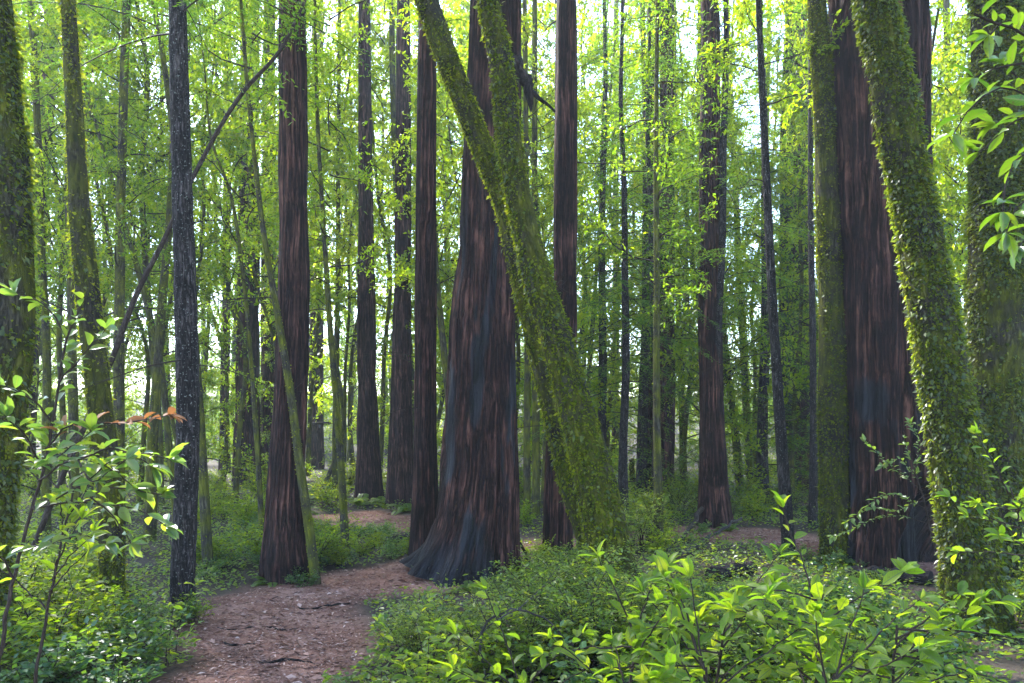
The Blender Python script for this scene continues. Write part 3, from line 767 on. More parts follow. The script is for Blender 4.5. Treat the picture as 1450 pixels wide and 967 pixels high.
def zone(px):
    if px < 300: return 'behind the lichen speckled trunk'
    if px < 610: return 'in the mist beyond the path'
    if px < 900: return 'behind the crossed leaning trunks'
    if px < 1190: return 'behind the slim mossy pole'
    return 'behind the shaggy leaning trunk'


def far_tree(kind, px, d, sc):
    x = (px - CX) / F * d
    z = hz(x, d) - .05
    k = rng.integers(0, 99)
    if kind == 'bay':
        lab, tr, crs = 'slim broadleaf tree with small green leaves ' + zone(px), TR_BAY[k % 4], CR_BAY
        t = thing('broadleaf_tree', lab, 'tree', (x, d, z), 'slim broadleaf trees ' + zone(px), rng.uniform(0, 6.28), sc)
    elif kind == 'oak':
        lab, tr, crs = 'bright yellow-green broadleaf tree ' + zone(px), TR_BAY[k % 4], CR_OAK
        t = thing('broadleaf_tree', lab, 'tree', (x, d, z), 'yellow-green trees ' + zone(px), rng.uniform(0, 6.28), sc)
    elif kind == 'con':
        lab, tr, crs = 'young conifer with drooping needle sprays ' + zone(px), TR_CON[k % 2], CR_CON
        t = thing('conifer_tree', lab, 'tree', (x, d, z), 'young conifers ' + zone(px), rng.uniform(0, 6.28), sc)
    elif kind == 'low':
        lab, tr, crs = 'young bushy tree leafy down to the ground ' + zone(px), TR_BAY[k % 4], CR_LOW
        t = thing('young_tree', lab, 'tree', (x, d, z), 'young bushy trees ' + zone(px), rng.uniform(0, 6.28), sc)
    else:
        lab, tr, crs = 'distant redwood with a straight bare trunk ' + zone(px), TR_RED[k % 3], CR_CON
        t = thing('redwood_tree', lab, 'tree', (x, d, z), 'distant redwoods ' + zone(px), rng.uniform(0, 6.28), sc)
    me, c = tr
    o = obj('trunk', me, t)
    if kind == 'low': o.scale = (.38, .38, .36)
    if kind == 'red':
        i = int(len(c) * .3); add_crown(t, crs[k % 3], c[i, 2], 2.2, c[i, 0], c[i, 1])
    elif kind == 'low':
        add_crown(t, crs[k % 2], .15, rng.uniform(.9, 1.2))
    else:
        if px < 640 and d < 27: z0 = rng.uniform(3.4, 4.8)
        else: z0 = {'bay': 2.0, 'oak': 1.5, 'con': 3.4 if d < 16.5 else .9}[kind] * rng.uniform(.6, 1.4)
        i = int(np.argmin(np.abs(c[:, 2] - z0)))
        add_crown(t, crs[k % 3], z0, rng.uniform(.95, 1.25), c[i, 0], c[i, 1], None, 1.15)
    PLANTED.append((x, d, .15))


def spread(kind, n, d0, d1, lo, hi, s0, s1):
    for i in range(n):
        px = lo + (hi - lo) * (i + rng.random()) / n
        far_tree(kind, px, rng.uniform(d0, d1), rng.uniform(s0, s1))


# left wood
spread('bay', 10, 13, 19, -160, 330, .85, 1.1)
spread('bay', 9, 20, 32, -120, 420, 1.1, 1.4)
spread('oak', 4, 17, 26, -60, 420, 1.0, 1.3)
spread('con', 4, 26, 40, 20, 420, 1.1, 1.5)
spread('low', 11, 18, 40, -150, 400, .8, 1.1)
# thin screen round the misty clearing
spread('oak', 4, 17, 26, 300, 640, .95, 1.15)
spread('con', 5, 26, 45, 270, 620, 1.1, 1.4)
spread('bay', 5, 34, 50, 380, 660, 1.4, 1.8)
spread('oak', 5, 24, 32, 400, 650, 1.2, 1.45)
spread('bay', 4, 26, 38, 640, 900, 1.3, 1.6)
spread('low', 9, 26, 48, 300, 660, .8, 1.15)
# centre and right
spread('oak', 13, 15, 24, 640, 1180, .9, 1.15)
spread('con', 11, 17, 32, 680, 1240, 1.0, 1.3)
spread('bay', 10, 24, 40, 660, 1320, 1.1, 1.4)
spread('oak', 7, 13, 19, 1290, 1560, .85, 1.1)
spread('bay', 6, 18, 30, 1230, 1640, 1.1, 1.3)
spread('low', 17, 20, 44, 640, 1500, .8, 1.1)
spread('con', 3, 12.5, 16, 830, 1060, .75, .9)
# far wood all round
spread('con', 12, 48, 80, -250, 1700, 1.4, 2.0)
spread('bay', 6, 45, 70, -250, 1700, 1.5, 2.0)
spread('low', 26, 40, 60, -250, 1700, 1.0, 1.5)
spread('low', 34, 60, 100, -300, 1750, 1.2, 2.0)
spread('red', 4, 50, 85, -250, 1700, .7, 1.0)

# ------------------------------------------------------------------ undergrowth
def shrub_mesh(n_st, hgt, spreadr, n_tw, n_lf, L, W, leaf, fine=False, flat=.5):
    mb = MB()
    for i in range(n_st):
        az = rng.uniform(0, 6.28); out = spreadr * rng.uniform(.25, 1.0); h = hgt * rng.uniform(.55, 1.1)
        b0 = np.array([rng.normal(0, .06), rng.normal(0, .06), -.05])
        p = [b0, b0 + np.array([math.cos(az) * out * .35, math.sin(az) * out * .35, h * .6]),
             b0 + np.array([math.cos(az) * out, math.sin(az) * out, h])]
        c = tube(mb, p, .006 + .004 * hgt, .002, 4, 9, 1)
        for t in range(n_tw):
            q = c[rng.integers(3, 9)]
            td = nrm(rand_dir(1)[0] * np.array([1, 1, .45]) + np.array([math.cos(az) * .4, math.sin(az) * .4, .18]))
            tl = hgt * rng.uniform(.18, .42)
            tube(mb, [q, q + td * tl * .5, q + td * tl + np.array([0, 0, -.05 * tl])], .0025, .001, 3, 4, 1)
            m = max(3, int(n_lf * rng.uniform(.7, 1.3)))
            tq = np.linspace(.1, 1, m)[:, None]
            P = q + td * tl * tq + rng.normal(0, .006, (m, 3))
            sd = np.where(np.arange(m) % 2, 1, -1)[:, None]
            perp = nrm(np.cross(td, np.array([0, 0, 1.0])))
            D = td * .5 + perp * sd * .9 + rng.normal(0, .25, (m, 3)) + np.array([0, 0, .05])
            NN = np.array([0, 0, 1.0]) + rng.normal(0, flat, (m, 3))
            ll = L * rng.uniform(.6, 1.2, m)
            leaves(mb, P, D, NN, ll, ll * W, fine=fine)
    return mb.mesh('foliage', [leaf, M['twig']])


def fern_mesh(n, ln):
    mb = MB()
    for i in range(n):
        az = i * 2.4 + rng.normal(0, .3); el = rng.uniform(.5, 1.2); l = ln * rng.uniform(.7, 1.1)
        h = np.array([math.cos(az), math.sin(az), 0])
        t = np.linspace(0, 1, 10)[:, None]
        p = h * l * math.cos(el) * t * 1.2 + np.array([0, 0, 1]) * l * (math.sin(el) * t - .62 * t ** 2)
        c = tube(mb, p, .004, .0015, 3, 26, 1)
        d = nrm(np.gradient(c, axis=0)); sd = nrm(np.cross(d, np.array([0, 0, 1.0])))
        f = np.linspace(0, 1, 26); pl = l * .17 * np.sin(PI * np.clip(f * .85 + .12, 0, 1)) + .01
        for sg in (1, -1):
            leaves(mb, c, sd * sg + d * .35 + np.array([0, 0, -.15]), np.cross(sd, d) + rng.normal(0, .1, (26, 3)), pl, .028 * l / .6 + .004)
    return mb.mesh('fronds', [M['fern'], M['twig']])


SHR = {
    'huckleberry_shrub': [shrub_mesh(15, .85, .55, 12, 11, .044, .5, M['shrub']) for _ in range(3)],
    'leafy_shrub': [shrub_mesh(13, .6, .45, 10, 9, .055, .55, M['oak']) for _ in range(3)],
    'low_shrub': [shrub_mesh(12, .38, .45, 9, 8, .052, .6, M['gloss']) for _ in range(2)],
    'broadleaf_seedling': [shrub_mesh(4, .8, .4, 6, 8, .095, .42, M['lime'], fine=True) for _ in range(3)],
    'fern_plant': [fern_mesh(14, .8), fern_mesh(11, .7)],
}
WORDS = {
    'huckleberry_shrub': ('fine-twigged bushy shrub', 'shrub'),
    'leafy_shrub': ('yellow-green leafy shrub', 'shrub'),
    'low_shrub': ('low glossy blue-green shrub', 'shrub'),
    'broadleaf_seedling': ('large-leaved lime green seedling', 'seedling'),
    'fern_plant': ('green fern', 'fern'),
}


def szone(x, y):
    px = CX + x / y * F
    if x < -1.9 + (y - 6) * -.05 and y < 9.5: return 'in the undergrowth left of the dirt path'
    if y < 9.2 and px < 1120: return 'in the thicket below the charred redwood'
    if y < 9.2: return 'in the thicket before the thickest leaning trunk'
    if px < 480: return 'around the foot of the path-edge redwood'
    if px < 640: return 'by the bare soil under the misty clearing'
    if px < 900: return 'behind the crossed leaning trunks'
    if px < 1180: return 'on the forest floor behind the slim mossy pole'
    return 'behind the upright mossy trunk at right'


CONT_X = [-200, 0, 90, 135, 190, 225, 270, 300, 480, 560, 640, 740, 770, 850, 920, 960, 1000, 1100, 1180, 1250, 1330, 1400, 1700]
CONT_Y = [600, 650, 700, 835, 850, 800, 835, 880, 890, 850, 832, 815, 775, 757, 765, 800, 815, 822, 795, 805, 835, 800, 740]
TALL = {'huckleberry_shrub': .95, 'leafy_shrub': .68, 'low_shrub': .45, 'broadleaf_seedling': .9, 'fern_plant': .5}


def shrub(kind, x, y, sc):
    lab, cat = WORDS[kind]
    zz = szone(x, y)
    me = SHR[kind][rng.integers(0, len(SHR[kind]))]
    t = thing(kind, lab + ' ' + zz, cat, (x, y, hz(x, y) - .02), lab + ' ' + zz, rng.uniform(0, 6.28), sc)
    obj('fronds' if kind == 'fern_plant' else 'foliage', me, t)


def scatter(kind, n, y0, y1, px0, px1, s0, s1, bare=.25):
    k = tries = 0
    while k < n and tries < n * 30:
        tries += 1
        y = y0 * (y1 / y0) ** rng.random()
        px = rng.uniform(px0, px1)
        x = (px - CX) / F * y
        if soil(np.array([x]), np.array([y]))[0] > bare or path_dist(np.array([x]), np.array([y]))[0] < .22 * s1: continue
        if any((x - a) ** 2 + (y - b_) ** 2 < (rr * .8 + .12) ** 2 for a, b_, rr in PLANTED): continue
        sc = rng.uniform(s0, s1)
        if y < 9.5:                                         # the thicket thins out lower towards the path and the bare soil
            top = EYE - (np.interp(px, CONT_X, CONT_Y) + rng.normal(6, 8) - HZ) / F * y - hz(x, y)
            sc = min(sc, top / TALL[kind])
            if sc < .4: continue
        shrub(kind, x, y, sc); k += 1


# left bank
scatter('leafy_shrub', 16, 4.2, 9, -150, 270, .7, 1.1)
scatter('low_shrub', 14, 4.6, 9, -80, 300, .8, 1.2)
scatter('broadleaf_seedling', 8, 4.6, 8, -60, 240, .5, .8)
scatter('huckleberry_shrub', 6, 6, 11, -60, 240, .7, 1.0)
# around the path-edge redwood and beyond
scatter('leafy_shrub', 16, 9.5, 16, 280, 480, .6, 1.0)
scatter('low_shrub', 12, 8.6, 14, 290, 420, .6, 1.0)
scatter('low_shrub', 16, 9.8, 12.6, 430, 600, .45, .7)
scatter('leafy_shrub', 6, 9.8, 12.2, 440, 590, .4, .55)
scatter('fern_plant', 8, 14, 24, 250, 620, .8, 1.3)
scatter('leafy_shrub', 22, 14, 32, -100, 620, .9, 1.6)
# right bank
scatter('huckleberry_shrub', 20, 5.4, 8.6, 560, 900, .6, .95)
scatter('huckleberry_shrub', 8, 5.2, 7.5, 900, 1130, .5, .7)
scatter('low_shrub', 20, 4.8, 8.6, 520, 1450, .7, 1.1)
scatter('leafy_shrub', 8, 4.6, 8, 560, 1200, .6, .9)
scatter('broadleaf_seedling', 10, 4.4, 6.5, 560, 1400, .6, .9)
scatter('low_shrub', 14, 5, 9.5, 1120, 1600, .8, 1.2)
scatter('leafy_shrub', 8, 6.5, 12, 1380, 1640, .8, 1.2)
# mid-ground centre and right
scatter('leafy_shrub', 12, 10.5, 18, 730, 950, .6, 1.1)
scatter('leafy_shrub', 22, 15, 32, 730, 1200, .7, 1.5)
scatter('huckleberry_shrub', 6, 10.5, 22, 740, 930, .5, .9)
scatter('huckleberry_shrub', 6, 15, 24, 930, 1200, .6, 1.2)
scatter('fern_plant', 8, 12, 24, 880, 1200, .8, 1.2)
scatter('leafy_shrub', 10, 14, 30, 1200, 1600, 1.0, 1.6)

FEET = [(385, 826, 'fern_plant', .45), (428, 830, 'low_shrub', .5), (600, 812, 'low_shrub', .3), (700, 836, 'low_shrub', .5), (732, 830, 'leafy_shrub', .5), (668, 838, 'fern_plant', .4),
        (770, 800, 'leafy_shrub', .5), (806, 796, 'low_shrub', .6), (990, 756, 'low_shrub', .6), (1032, 752, 'fern_plant', .6), (510, 716, 'fern_plant', .9), (540, 714, 'fern_plant', .8),
        (575, 724, 'fern_plant', .8), (1120, 794, 'low_shrub', .6), (1170, 806, 'low_shrub', .7), (1215, 806, 'low_shrub', .6), (250, 884, 'low_shrub', .6), (276, 880, 'leafy_shrub', .4),
        (160, 900, 'low_shrub', .7), (935, 786, 'leafy_shrub', .6), (918, 724, 'leafy_shrub', .8), (296, 820, 'low_shrub', .6), (490, 794, 'low_shrub', .5)]
for (px, py, kind, sc) in FEET:
    q = ground_at(px, py)
    shrub(kind, q[0], q[1], sc)

# ------------------------------------------------------------------ big-leaved saplings close to the camera
def sapling(name, label, stems, leaf, L, W, per, dry=(), n_mats=None, group=None, spread_l=.9):
    """stems: polylines in metres, the first from the ground; leaves along the outer part of each"""
    b0 = np.array(stems[0][0], float)
    t = thing(name, label, 'sapling', b0, group)
    ms, ml, md = MB(), MB(), MB()
    for k, st in enumerate(stems):
        p = np.array(st, float) - b0
        ln = np.linalg.norm(np.diff(p, axis=0), axis=1).sum()
        c = tube(ms, p, .011 if k == 0 else .0045, .004 if k == 0 else .0018, 6, max(10, int(ln / .06)), 0, .003)
        n = int(ln * per)
        if k == 0: f = rng.uniform(.72, 1, max(4, n // 3))
        else: f = np.linspace(.15, 1, n)
        i = np.clip((f * (len(c) - 1)), 0, len(c) - 1.001)
        i0 = i.astype(int); fr = (i - i0)[:, None]
        P = c[i0] * (1 - fr) + c[i0 + 1] * fr
        d = nrm(c[np.minimum(i0 + 1, len(c) - 1)] - c[i0])
        sd = nrm(np.cross(d, np.array([0, 0, 1.0])) + 1e-6)
        sg = np.where(np.arange(len(f)) % 2, 1, -1)[:, None]
        D = d * .55 + sd * sg * spread_l + rng.normal(0, .3, (len(f), 3)) + np.array([0, 0, .05])
        NN = np.array([0, -.15, 1.0]) + rng.normal(0, .42, (len(f), 3))
        ll = L * rng.uniform(.45, 1.25, len(f)) * (.75 + .25 * f)
        # short stalks
        leaves(ml if k not in dry else md, P + nrm(D) * .008, D, NN, ll, ll * W * rng.uniform(.85, 1.15, len(f)), fine=True)
        # end rosette
        m = 5
        D = d[-1] * .8 + rand_dir(m) * .9 + np.array([0, 0, .1])
        ll = L * rng.uniform(.6, 1.1, m)
        leaves(ml if k not in dry else md, np.repeat(P[-1:], m, 0), D, np.array([0, -.15, 1.0]) + rng.normal(0, .4, (m, 3)), ll, ll * W, fine=True)
    obj('stem', ms.mesh('stem', M['twig']), t)
    obj('foliage', ml.mesh('foliage', M[leaf]), t)
    if md.n: obj('dry_foliage', md.mesh('dry_foliage', M['dry']), t)['label'] = 'withered orange-brown leaves'
    return t


def G(px, d, z=0):
    x = (px - CX) / F * d
    return np.array([x, d, hz(x, d) + z - .03])


def fan(p0, p1, n, ln, up=.2, jitter=.6, t0=.35):
    """n side shoots off the line p0-p1"""
    out = []
    for i in range(n):
        f = t0 + (1 - t0) * (i + rng.random() * .7) / n
        q = p0 * (1 - f) + p1 * f
        dv = nrm(nrm(p1 - p0) * .5 + rand_dir(1)[0] * jitter * np.array([1.3, .9, .7]) + np.array([0, 0, up]))
        l = ln * rng.uniform(.6, 1.2)
        out.append([q, q + dv * l * .5, q + dv * l + np.array([0, 0, -.06 * l])])
    return out


# left, glossy, with dry leaves
D1 = 3.3
st = [[G(-20, D1), at(10, 860, D1), at(45, 720, D1), at(75, 600, D1), at(95, 480, D1), at(120, 420, D1)],
      [at(45, 720, D1), at(110, 690, D1 - .2), at(200, 640, D1 - .3), at(240, 650, D1 - .3)],
      [at(45, 720, D1), at(120, 710, D1 - .1), at(190, 720, D1 - .1), at(235, 745, D1)],
      [at(55, 680, D1), at(110, 650, D1 - .2), at(150, 660, D1 - .3), at(190, 690, D1 - .3)],
      [at(60, 660, D1), at(30, 610, D1 - .2), at(10, 590, D1 - .3)],
      [at(60, 640, D1), at(100, 600, D1), at(170, 600, D1 + .1), at(238, 588, D1 + .1)],
      [at(75, 600, D1), at(40, 560, D1 - .1), at(0, 545, D1 - .2)],
      [at(85, 540, D1), at(120, 500, D1 - .1), at(150, 465, D1 - .1)],
      [at(95, 480, D1), at(60, 430, D1), at(20, 415, D1)],
      [at(20, 820, D1), at(-20, 760, D1 - .2), at(-50, 700, D1 - .3)],
      [at(110, 690, D1 - .2), at(150, 720, D1 - .2), at(185, 770, D1 - .2)], [at(110, 650, D1 - .2), at(160, 635, D1 - .25), at(215, 660, D1 - .3)],
      [at(120, 710, D1 - .1), at(170, 690, D1 - .3), at(230, 700, D1 - .3)], [at(60, 660, D1), at(90, 640, D1 - .3), at(130, 610, D1 - .4)],
      [at(110, 650, D1 - .1), at(140, 680, D1 - .35), at(180, 650, D1 - .4)],
      [at(30, 780, D1), at(70, 770, D1 - .3), at(130, 760, D1 - .4), at(150, 770, D1 - .4)]]
sapling('tanoak_sapling', 'sapling with shiny dark leaves in front of the mossy trunks at left', st, 'gloss_fine', .088, .42, 34, dry=(5,))
D2 = 3.7
st = [[G(30, D2), at(60, 900, D2), at(85, 780, D2), at(105, 690, D2)]] + fan(at(40, 960, D2), at(105, 690, D2), 9, .35, .2)
sapling('tanoak_sapling', 'thin dark-stemmed sapling below the shiny sapling at the left', st, 'lime', .09, .40, 18)
# lime green, bottom right
for (px, py, d, base, lab) in ((1165, 800, 3.0, 1110, 'tallest lime-leaved sapling in the thicket, below the hollow redwood'),
                               (1030, 815, 3.1, 960, 'lime-leaved sapling spreading low in the middle of the thicket'),
                               (900, 850, 3.2, 850, 'small lime-leaved sapling under the fine-twigged shrubs'),
                               (1270, 845, 3.0, 1220, 'lime-leaved sapling in front of the thickest leaning trunk'),
                               (740, 930, 3.4, 720, 'lime-leaved sapling at the bottom edge beside the path shrubs'),
                               (1000, 905, 2.8, 1000, 'lime-leaved sapling at the bottom edge in mid thicket'),
                               (1180, 920, 2.7, 1150, 'lime-leaved sapling at the bottom edge toward the right')):
    top = at(px, py + 40, d)
    g = G(base, d)
    st = [[g, g * .6 + top * .4 + np.array([.03, 0, .02]), top]] + fan(g * .5 + top * .5, top, 14, .42, -.02, 1.1, .15)
    sapling('tanoak_sapling', lab, st, 'lime', .084, .46, 28)
# right edge
D3 = 2.5
st = [[G(1640, D3), at(1620, 500, D3), at(1560, 200, D3), at(1470, 60, D3), at(1380, 20, D3)],
      [at(1560, 200, D3), at(1480, 150, D3 - .1), at(1400, 130, D3 - .2), at(1350, 190, D3 - .2)],
      [at(1560, 200, D3), at(1480, 200, D3 - .2), at(1430, 240, D3 - .2), at(1420, 300, D3 - .2)],
      [at(1500, 100, D3), at(1440, 90, D3), at(1380, 110, D3)], [at(1470, 60, D3), at(1430, 30, D3 + .1), at(1400, 50, D3 + .1)],
      [at(1480, 150, D3 - .1), at(1440, 170, D3), at(1385, 215, D3)], [at(1480, 200, D3 - .2), at(1455, 160, D3), at(1410, 175, D3 + .1)], [at(1500, 280, D3 - .2), at(1470, 320, D3), at(1440, 350, D3)],
      [at(1480, 150, D3 - .1), at(1450, 120, D3 + .1), at(1420, 90, D3 + .1)],
      [at(1600, 380, D3), at(1500, 280, D3 - .2), at(1450, 280, D3 - .2), at(1425, 330, D3 - .2)]]
sapling('tanoak_sapling', 'long-leaved branch reaching in from the right edge, near the top', st, 'oak_fine', .082, .38, 30)
D4 = 4.2
st = [[G(1500, D4), at(1480, 850, D4), at(1450, 740, D4), at(1430, 690, D4)]] + fan(at(1480, 850, D4), at(1425, 690, D4), 10, .42, .1, .9, .2)
sapling('tanoak_sapling', 'lime-leaved sapling at the right edge below the upright mossy trunk', st, 'lime', .076, .46, 27)
D5 = 8.4
st = [[G(1340, D5), at(1320, 760, D5), at(1300, 680, D5), at(1280, 620, D5)],
      [at(1310, 720, D5), at(1260, 700, D5 - .1), at(1200, 740, D5 - .2)], [at(1300, 690, D5), at(1240, 640, D5 - .1), at(1225, 625, D5)],
      [at(1300, 680, D5), at(1270, 650, D5), at(1250, 660, D5)], [at(1310, 700, D5), at(1280, 720, D5), at(1235, 720, D5)], [at(1295, 670, D5), at(1300, 620, D5), at(1290, 600, D5)],
      [at(1310, 740, D5), at(1270, 730, D5), at(1180, 760, D5)]]
sapling('bay_sapling', 'blue-green sapling across the burnt hollow of the broad redwood', st, 'gloss_fine', .085, .42, 44)

# ------------------------------------------------------------------ dead wood
def log(name, label, cat, p0, p1, r0, r1, mat, sides=12, kink=.01, lift=0.0):
    a = np.array(p0, float); c = np.array(p1, float)
    mid = (a + c) / 2 + np.array([0, 0, lift])
    mb = MB()
    n = 16
    p = tube(mb, [np.zeros(3), mid - a, c - a], np.linspace(r0, r1, n) * (1 + rng.normal(0, .06, n)), 0, sides, n, 0, kink)
    # closed ends
    for e in (0, n - 1):
        v = mb.v[0].reshape(n, sides, 3)[e]
        mb.add(np.vstack([v, v.mean(0)]), t=[(i, (i + 1) % sides, sides) for i in range(sides)])
    o = obj(name, mb.mesh(name, M[mat]), None, a)
    return tag(o, label, cat)


def gp(px, py, up=0):
    g = ground_at(px, py); return g + np.array([0, 0, up])


log('fallen_log', 'dark fallen log lying across the bare soil at right centre', 'log', gp(1010, 822, .06), gp(1064, 812, .06), .10, .085, 'darkwood')
log('fallen_branch', 'long pale fallen branch slanting over the soil by the reddish redwood', 'branch', gp(968, 788, .05), gp(1050, 752, .22), .032, .018, 'greywood', 7)
log('dead_root', 'grey dead root sloping down from the reddish redwood', 'root', gp(960, 772, .0), gp(996, 744, .34), .022, .05, 'twig', 7, .012)
log('fallen_log', 'rotting dark log below the clearing left of the charred redwood', 'log', gp(526, 776, .04), gp(588, 764, .06), .07, .06, 'darkwood')
log('fallen_branch', 'short grey branch on the soil under the misty redwood', 'branch', gp(496, 754, .03), gp(524, 753, .04), .04, .025, 'greywood', 7)
log('fallen_log', 'pale distant log lying level behind the thin conifer stem', 'log', gp(1040, 664, .15), gp(1112, 661, .18), .14, .13, 'greywood')
log('fallen_log', 'reddish old log at the foot of the hollow redwood', 'log', gp(1200, 815, .03), gp(1318, 828, .05), .09, .10, 'darkwood')
log('tree_stump', 'thin broken post leaning among the green seedlings', 'stump', gp(899, 697, -.1), gp(899, 697, -.1) + np.array([-.10, 0, 1.0]), .085, .07, 'mossbark')
log('wooden_post', 'pale distant post beside the small brown redwood trunk', 'post', gp(873, 664, -.1), gp(873, 664, -.1) + np.array([0, 0, 1.0]), .06, .05, 'greywood')
log('fallen_stick', 'crooked dark stick leaning right of the charred redwood', 'stick', gp(752, 800, .0), at(728, 752, 9.3), .022, .015, 'darkwood', 6)
for (P, r, lab) in ((((300, 884), (335, 893), (372, 889), (405, 893), (440, 884)), .017, 'longer dark root crossing the path'),
                    (((312, 906), (332, 914), (352, 912), (372, 917)), .013, 'short dark root at the near part of the path'),
                    (((405, 856), (440, 863), (470, 857), (505, 853)), .013, 'thin root across the far bend of the path'),
                    (((330, 934), (372, 940), (410, 934), (455, 940)), .012, 'faint root lying nearest on the path')):
    mb = MB()
    P = [gp(x_, y_, -.014 if k in (0, len(P) - 1) else .002) for k, (x_, y_) in enumerate(P)]
    n = 24
    tube(mb, [p - P[0] for p in P], r * (1 - .6 * np.abs(np.linspace(-1, 1, n)) ** 2) * (1 + rng.normal(0, .1, n)), 0, 7, n, 0, .004)
    tag(obj('tree_root', mb.mesh('tree_root', M['darkwood']), None, P[0]), lab, 'root')
# bare arching twig in the thicket
mb = MB()
P = [G(690, 5.2), at(690, 880, 5.2), at(735, 862, 5.2), at(775, 880, 5.2), at(812, 915, 5.2)]
tube(mb, [p - P[0] for p in P], .010, .006, 6, 22, 0, .006)
tube(mb, [at(735, 862, 5.2) - P[0], at(770, 830, 5.2) - P[0], at(790, 800, 5.1) - P[0]], .005, .002, 5, 8, 0, .004)
tube(mb, [at(735, 862, 5.2) - P[0], at(700, 880, 5.1) - P[0], at(660, 920, 5.0) - P[0]], .006, .003, 5, 8, 0, .004)
tag(obj('bare_twig', mb.mesh('bare_twig', M['greywood']), None, P[0]), 'bare arching grey twig over the thicket beside the path', 'twig')

# ------------------------------------------------------------------ ground
def axis(lo, hi, near0, near1, fine):
    a = np.arange(near0, near1 + 1e-6, fine)
    l, s = [], near0
    step = fine
    while s > lo:
        step *= 1.16; s -= step; l.append(s)
    h, s, step = [], near1, fine
    while s < hi:
        step *= 1.16; s += step; h.append(s)
    return np.concatenate([l[::-1], a, h])


gx = axis(-260, 260, -9, 11, .09); gy = axis(-60, 320, 2.5, 20, .09)
X, Y = np.meshgrid(gx, gy)
Z = height(X, Y)
S_ = soil(X, Y)
Z = Z + (fbm(X * 3.1, Y * 3.1, 3) - .5) * .05 + (fbm(X * 9, Y * 9, 2) - .5) * .02
mb = MB()
ny, nx = X.shape
i, j = np.meshgrid(np.arange(ny - 1), np.arange(nx - 1), indexing='ij')
q = np.stack([i * nx + j, i * nx + j + 1, (i + 1) * nx + j + 1, (i + 1) * nx + j], -1).reshape(-1, 4)
mb.add(np.stack([X, Y, Z], -1), q=q, duff=S_.ravel())
m, nt, out = new_mat('forest_floor')
tc = N(nt, 'ShaderNodeTexCoord')
at_ = N(nt, 'ShaderNodeAttribute', attribute_name='duff')
n1 = N(nt, 'ShaderNodeTexNoise', Scale=1.6, Detail=6.0, Roughness=.65); nt.links.new(tc.outputs['Object'], n1.inputs['Vector'])
n2 = N(nt, 'ShaderNodeTexNoise', Scale=34.0, Detail=6.0, Roughness=.75); nt.links.new(tc.outputs['Object'], n2.inputs['Vector'])
av = N(nt, 'ShaderNodeMath', operation='MULTIPLY_ADD'); av.inputs[1].default_value = .5
hf = N(nt, 'ShaderNodeMath', operation='MULTIPLY'); hf.inputs[1].default_value = .5
nt.links.new(n2.outputs[0], hf.inputs[0]); nt.links.new(n1.outputs[0], av.inputs[0]); nt.links.new(hf.outputs[0], av.inputs[2])
red = ramp(nt, av.outputs[0], [(.34, (.055, .024, .016)), (.48, (.17, .076, .050)), (.64, (.33, .19, .145))])
drk = ramp(nt, av.outputs[0], [(.36, (.016, .012, .009)), (.52, (.045, .032, .022)), (.68, (.09, .068, .045))])
mx = N(nt, 'ShaderNodeMixRGB'); nt.links.new(at_.outputs['Fac'], mx.inputs[0]); nt.links.new(drk, mx.inputs[1]); nt.links.new(red, mx.inputs[2])
p = N(nt, 'ShaderNodeBsdfPrincipled', Roughness=.9); p.inputs['Specular IOR Level'].default_value = .2
nt.links.new(mx.outputs[0], p.inputs['Base Color'])
bp = N(nt, 'ShaderNodeBump', Strength=.8, Distance=.02); nt.links.new(n2.outputs[0], bp.inputs['Height']); nt.links.new(bp.outputs[0], p.inputs['Normal'])
nt.links.new(p.outputs[0], out.inputs[0])
g = obj('ground', mb.mesh('ground', m)); g['kind'] = 'structure'


def field(n, y0, y1, p=1.0):
    y = y0 + (y1 - y0) * rng.random(n) ** p
    x = (rng.uniform(-250, 1700, n) - CX) / F * y
    return x, y


def gz(x, y):
    return height(x, y) + (fbm(x * 3.1, y * 3.1, 3) - .5) * .05 + (fbm(x * 9, y * 9, 2) - .5) * .02


# fallen leaves and needles on the bare soil
mb = MB()
x, y = field(260000, 4.0, 22, 1.35)
k = soil(x, y) > rng.uniform(.25, .8, len(x))
x, y = x[k], y[k]; n = len(x)
az = rng.uniform(0, 6.28, n)
D = np.stack([np.cos(az), np.sin(az), rng.normal(0, .15, n)], 1)
L = rng.lognormal(math.log(.030), .5, n)
leaves(mb, np.stack([x, y, gz(x, y) + .006], 1), D, np.array([0, 0, 1.0]) + rng.normal(0, .3, (n, 3)), L, L * rng.uniform(.15, .5, n))
lm = leaf_mat('litter', [(0, (.035, .018, .014)), (.35, (.15, .066, .045)), (.7, (.32, .17, .125)), (1, (.62, .48, .42))], [(0, (.1, .05, .03)), (1, (.2, .1, .05))], .1, .7, .3)
o = obj('fallen_leaves', mb.mesh('fallen_leaves', lm, smooth=False)); o['kind'] = 'stuff'

# low green ground cover
mb = MB()
x, y = field(240000, 3.6, 30, 1.7)
dens = fbm(x * .9 + 3, y * .9 + 7, 3)
k = (soil(x, y) + rng.normal(0, .12, len(x)) < .22) & (dens + rng.normal(0, .12, len(x)) > .42)
x, y, dens = x[k], y[k], dens[k]; n = len(x)
az = rng.uniform(0, 6.28, n)
D = np.stack([np.cos(az), np.sin(az), rng.normal(.1, .3, n)], 1)
L = rng.uniform(.028, .066, n) * (1 + np.clip(y - 9, 0, 30) * .03)
zz = gz(x, y) + np.abs(rng.normal(0, 1, n)) * .11 * np.clip(dens * 2.2 - .5, .15, 1.2)
leaves(mb, np.stack([x, y, zz + .01], 1), D, np.array([0, 0, 1.0]) + rng.normal(0, .45, (n, 3)), L, L * rng.uniform(.45, .75, n))
o = obj('ground_cover', mb.mesh('ground_cover', M['shrub'], smooth=False)); o['kind'] = 'stuff'

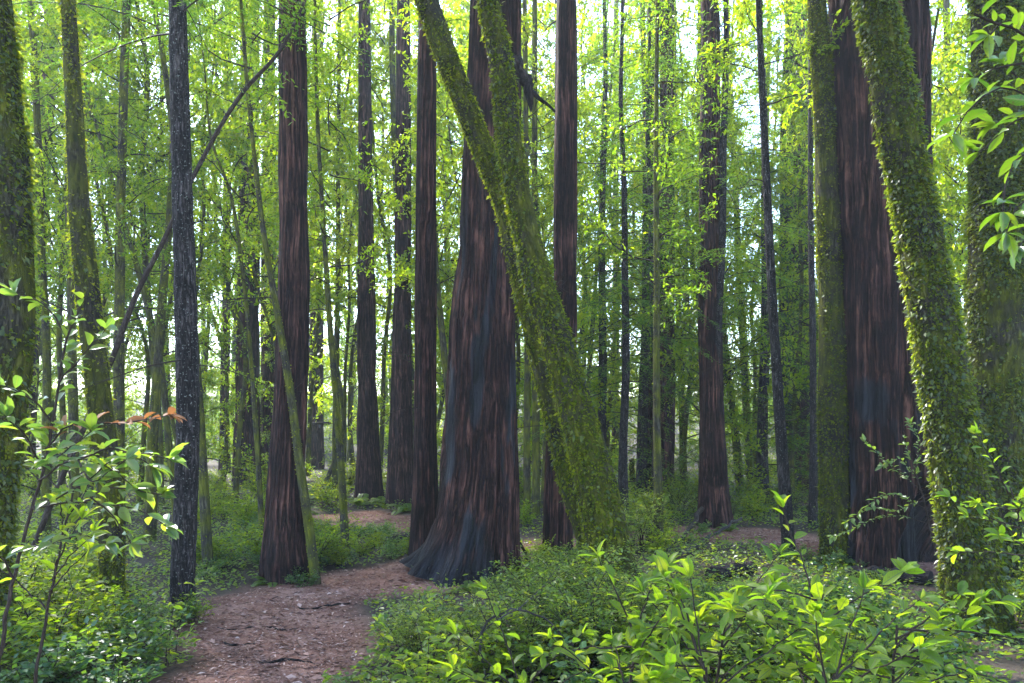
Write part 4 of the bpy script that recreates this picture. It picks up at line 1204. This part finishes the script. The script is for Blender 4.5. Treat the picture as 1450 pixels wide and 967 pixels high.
# ------------------------------------------------------------------ air
v = np.array([(sx * 264.0, 130 + sy * 200.0, -4.0 if sz < 0 else 46.0) for sx in (-1, 1) for sy in (-1, 1) for sz in (-1, 1)])
mb = MB(); mb.add(v, q=[(0, 1, 3, 2), (4, 6, 7, 5), (0, 4, 5, 1), (2, 3, 7, 6), (0, 2, 6, 4), (1, 5, 7, 3)])
m, nt, out = new_mat('haze_air')
pv = nt.nodes.new('ShaderNodeVolumePrincipled')
pv.inputs['Color'].default_value = (.80, .88, 1, 1); pv.inputs['Density'].default_value = .0011; pv.inputs['Anisotropy'].default_value = .35
nt.links.new(pv.outputs[0], out.inputs['Volume'])
h = obj('haze', mb.mesh('haze', m, smooth=False)); h['kind'] = 'stuff'

# ------------------------------------------------------------------ light
AZ, EL = math.radians(-38), math.radians(46)
W = bpy.data.worlds.new('World'); SC.world = W; W.use_nodes = True
nt = W.node_tree
sky = nt.nodes.new('ShaderNodeTexSky'); sky.sky_type = 'NISHITA'; sky.sun_disc = False
sky.sun_elevation = EL; sky.sun_rotation = AZ; sky.dust_density = .6; sky.air_density = 1.0
nt.links.new(sky.outputs[0], nt.nodes['Background'].inputs[0]); nt.nodes['Background'].inputs[1].default_value = .15
sl = bpy.data.lights.new('sun', 'SUN'); sl.energy = 3.4; sl.angle = math.radians(4); sl.color = (1, .97, .92)
so = bpy.data.objects.new('sun', sl); C.objects.link(so)
so.rotation_euler = (PI / 2 - EL, 0, PI - AZ)

# ------------------------------------------------------------------ camera
cd = bpy.data.cameras.new('camera'); cam = bpy.data.objects.new('camera', cd); C.objects.link(cam)
cd.sensor_width = 36; cd.lens = 36 * F / 1450
cd.shift_y = (HZ - 483.5) / 1450
cd.clip_end = 2000; cd.clip_start = .05
cam.location = (0, 0, EYE); cam.rotation_euler = (PI / 2, 0, 0)
SC.camera = cam
SC.render.engine = 'CYCLES'
cy = SC.cycles
cy.max_bounces = 6; cy.diffuse_bounces = 3; cy.glossy_bounces = 2; cy.transmission_bounces = 3; cy.volume_bounces = 1; cy.transparent_max_bounces = 4
cy.use_denoising = True; cy.caustics_reflective = False; cy.caustics_refractive = False
cy.sample_clamp_indirect = 8
SC.view_settings.view_transform = 'Standard'; SC.view_settings.look = 'None'
SC.view_settings.exposure = 3.0; SC.view_settings.gamma = 1
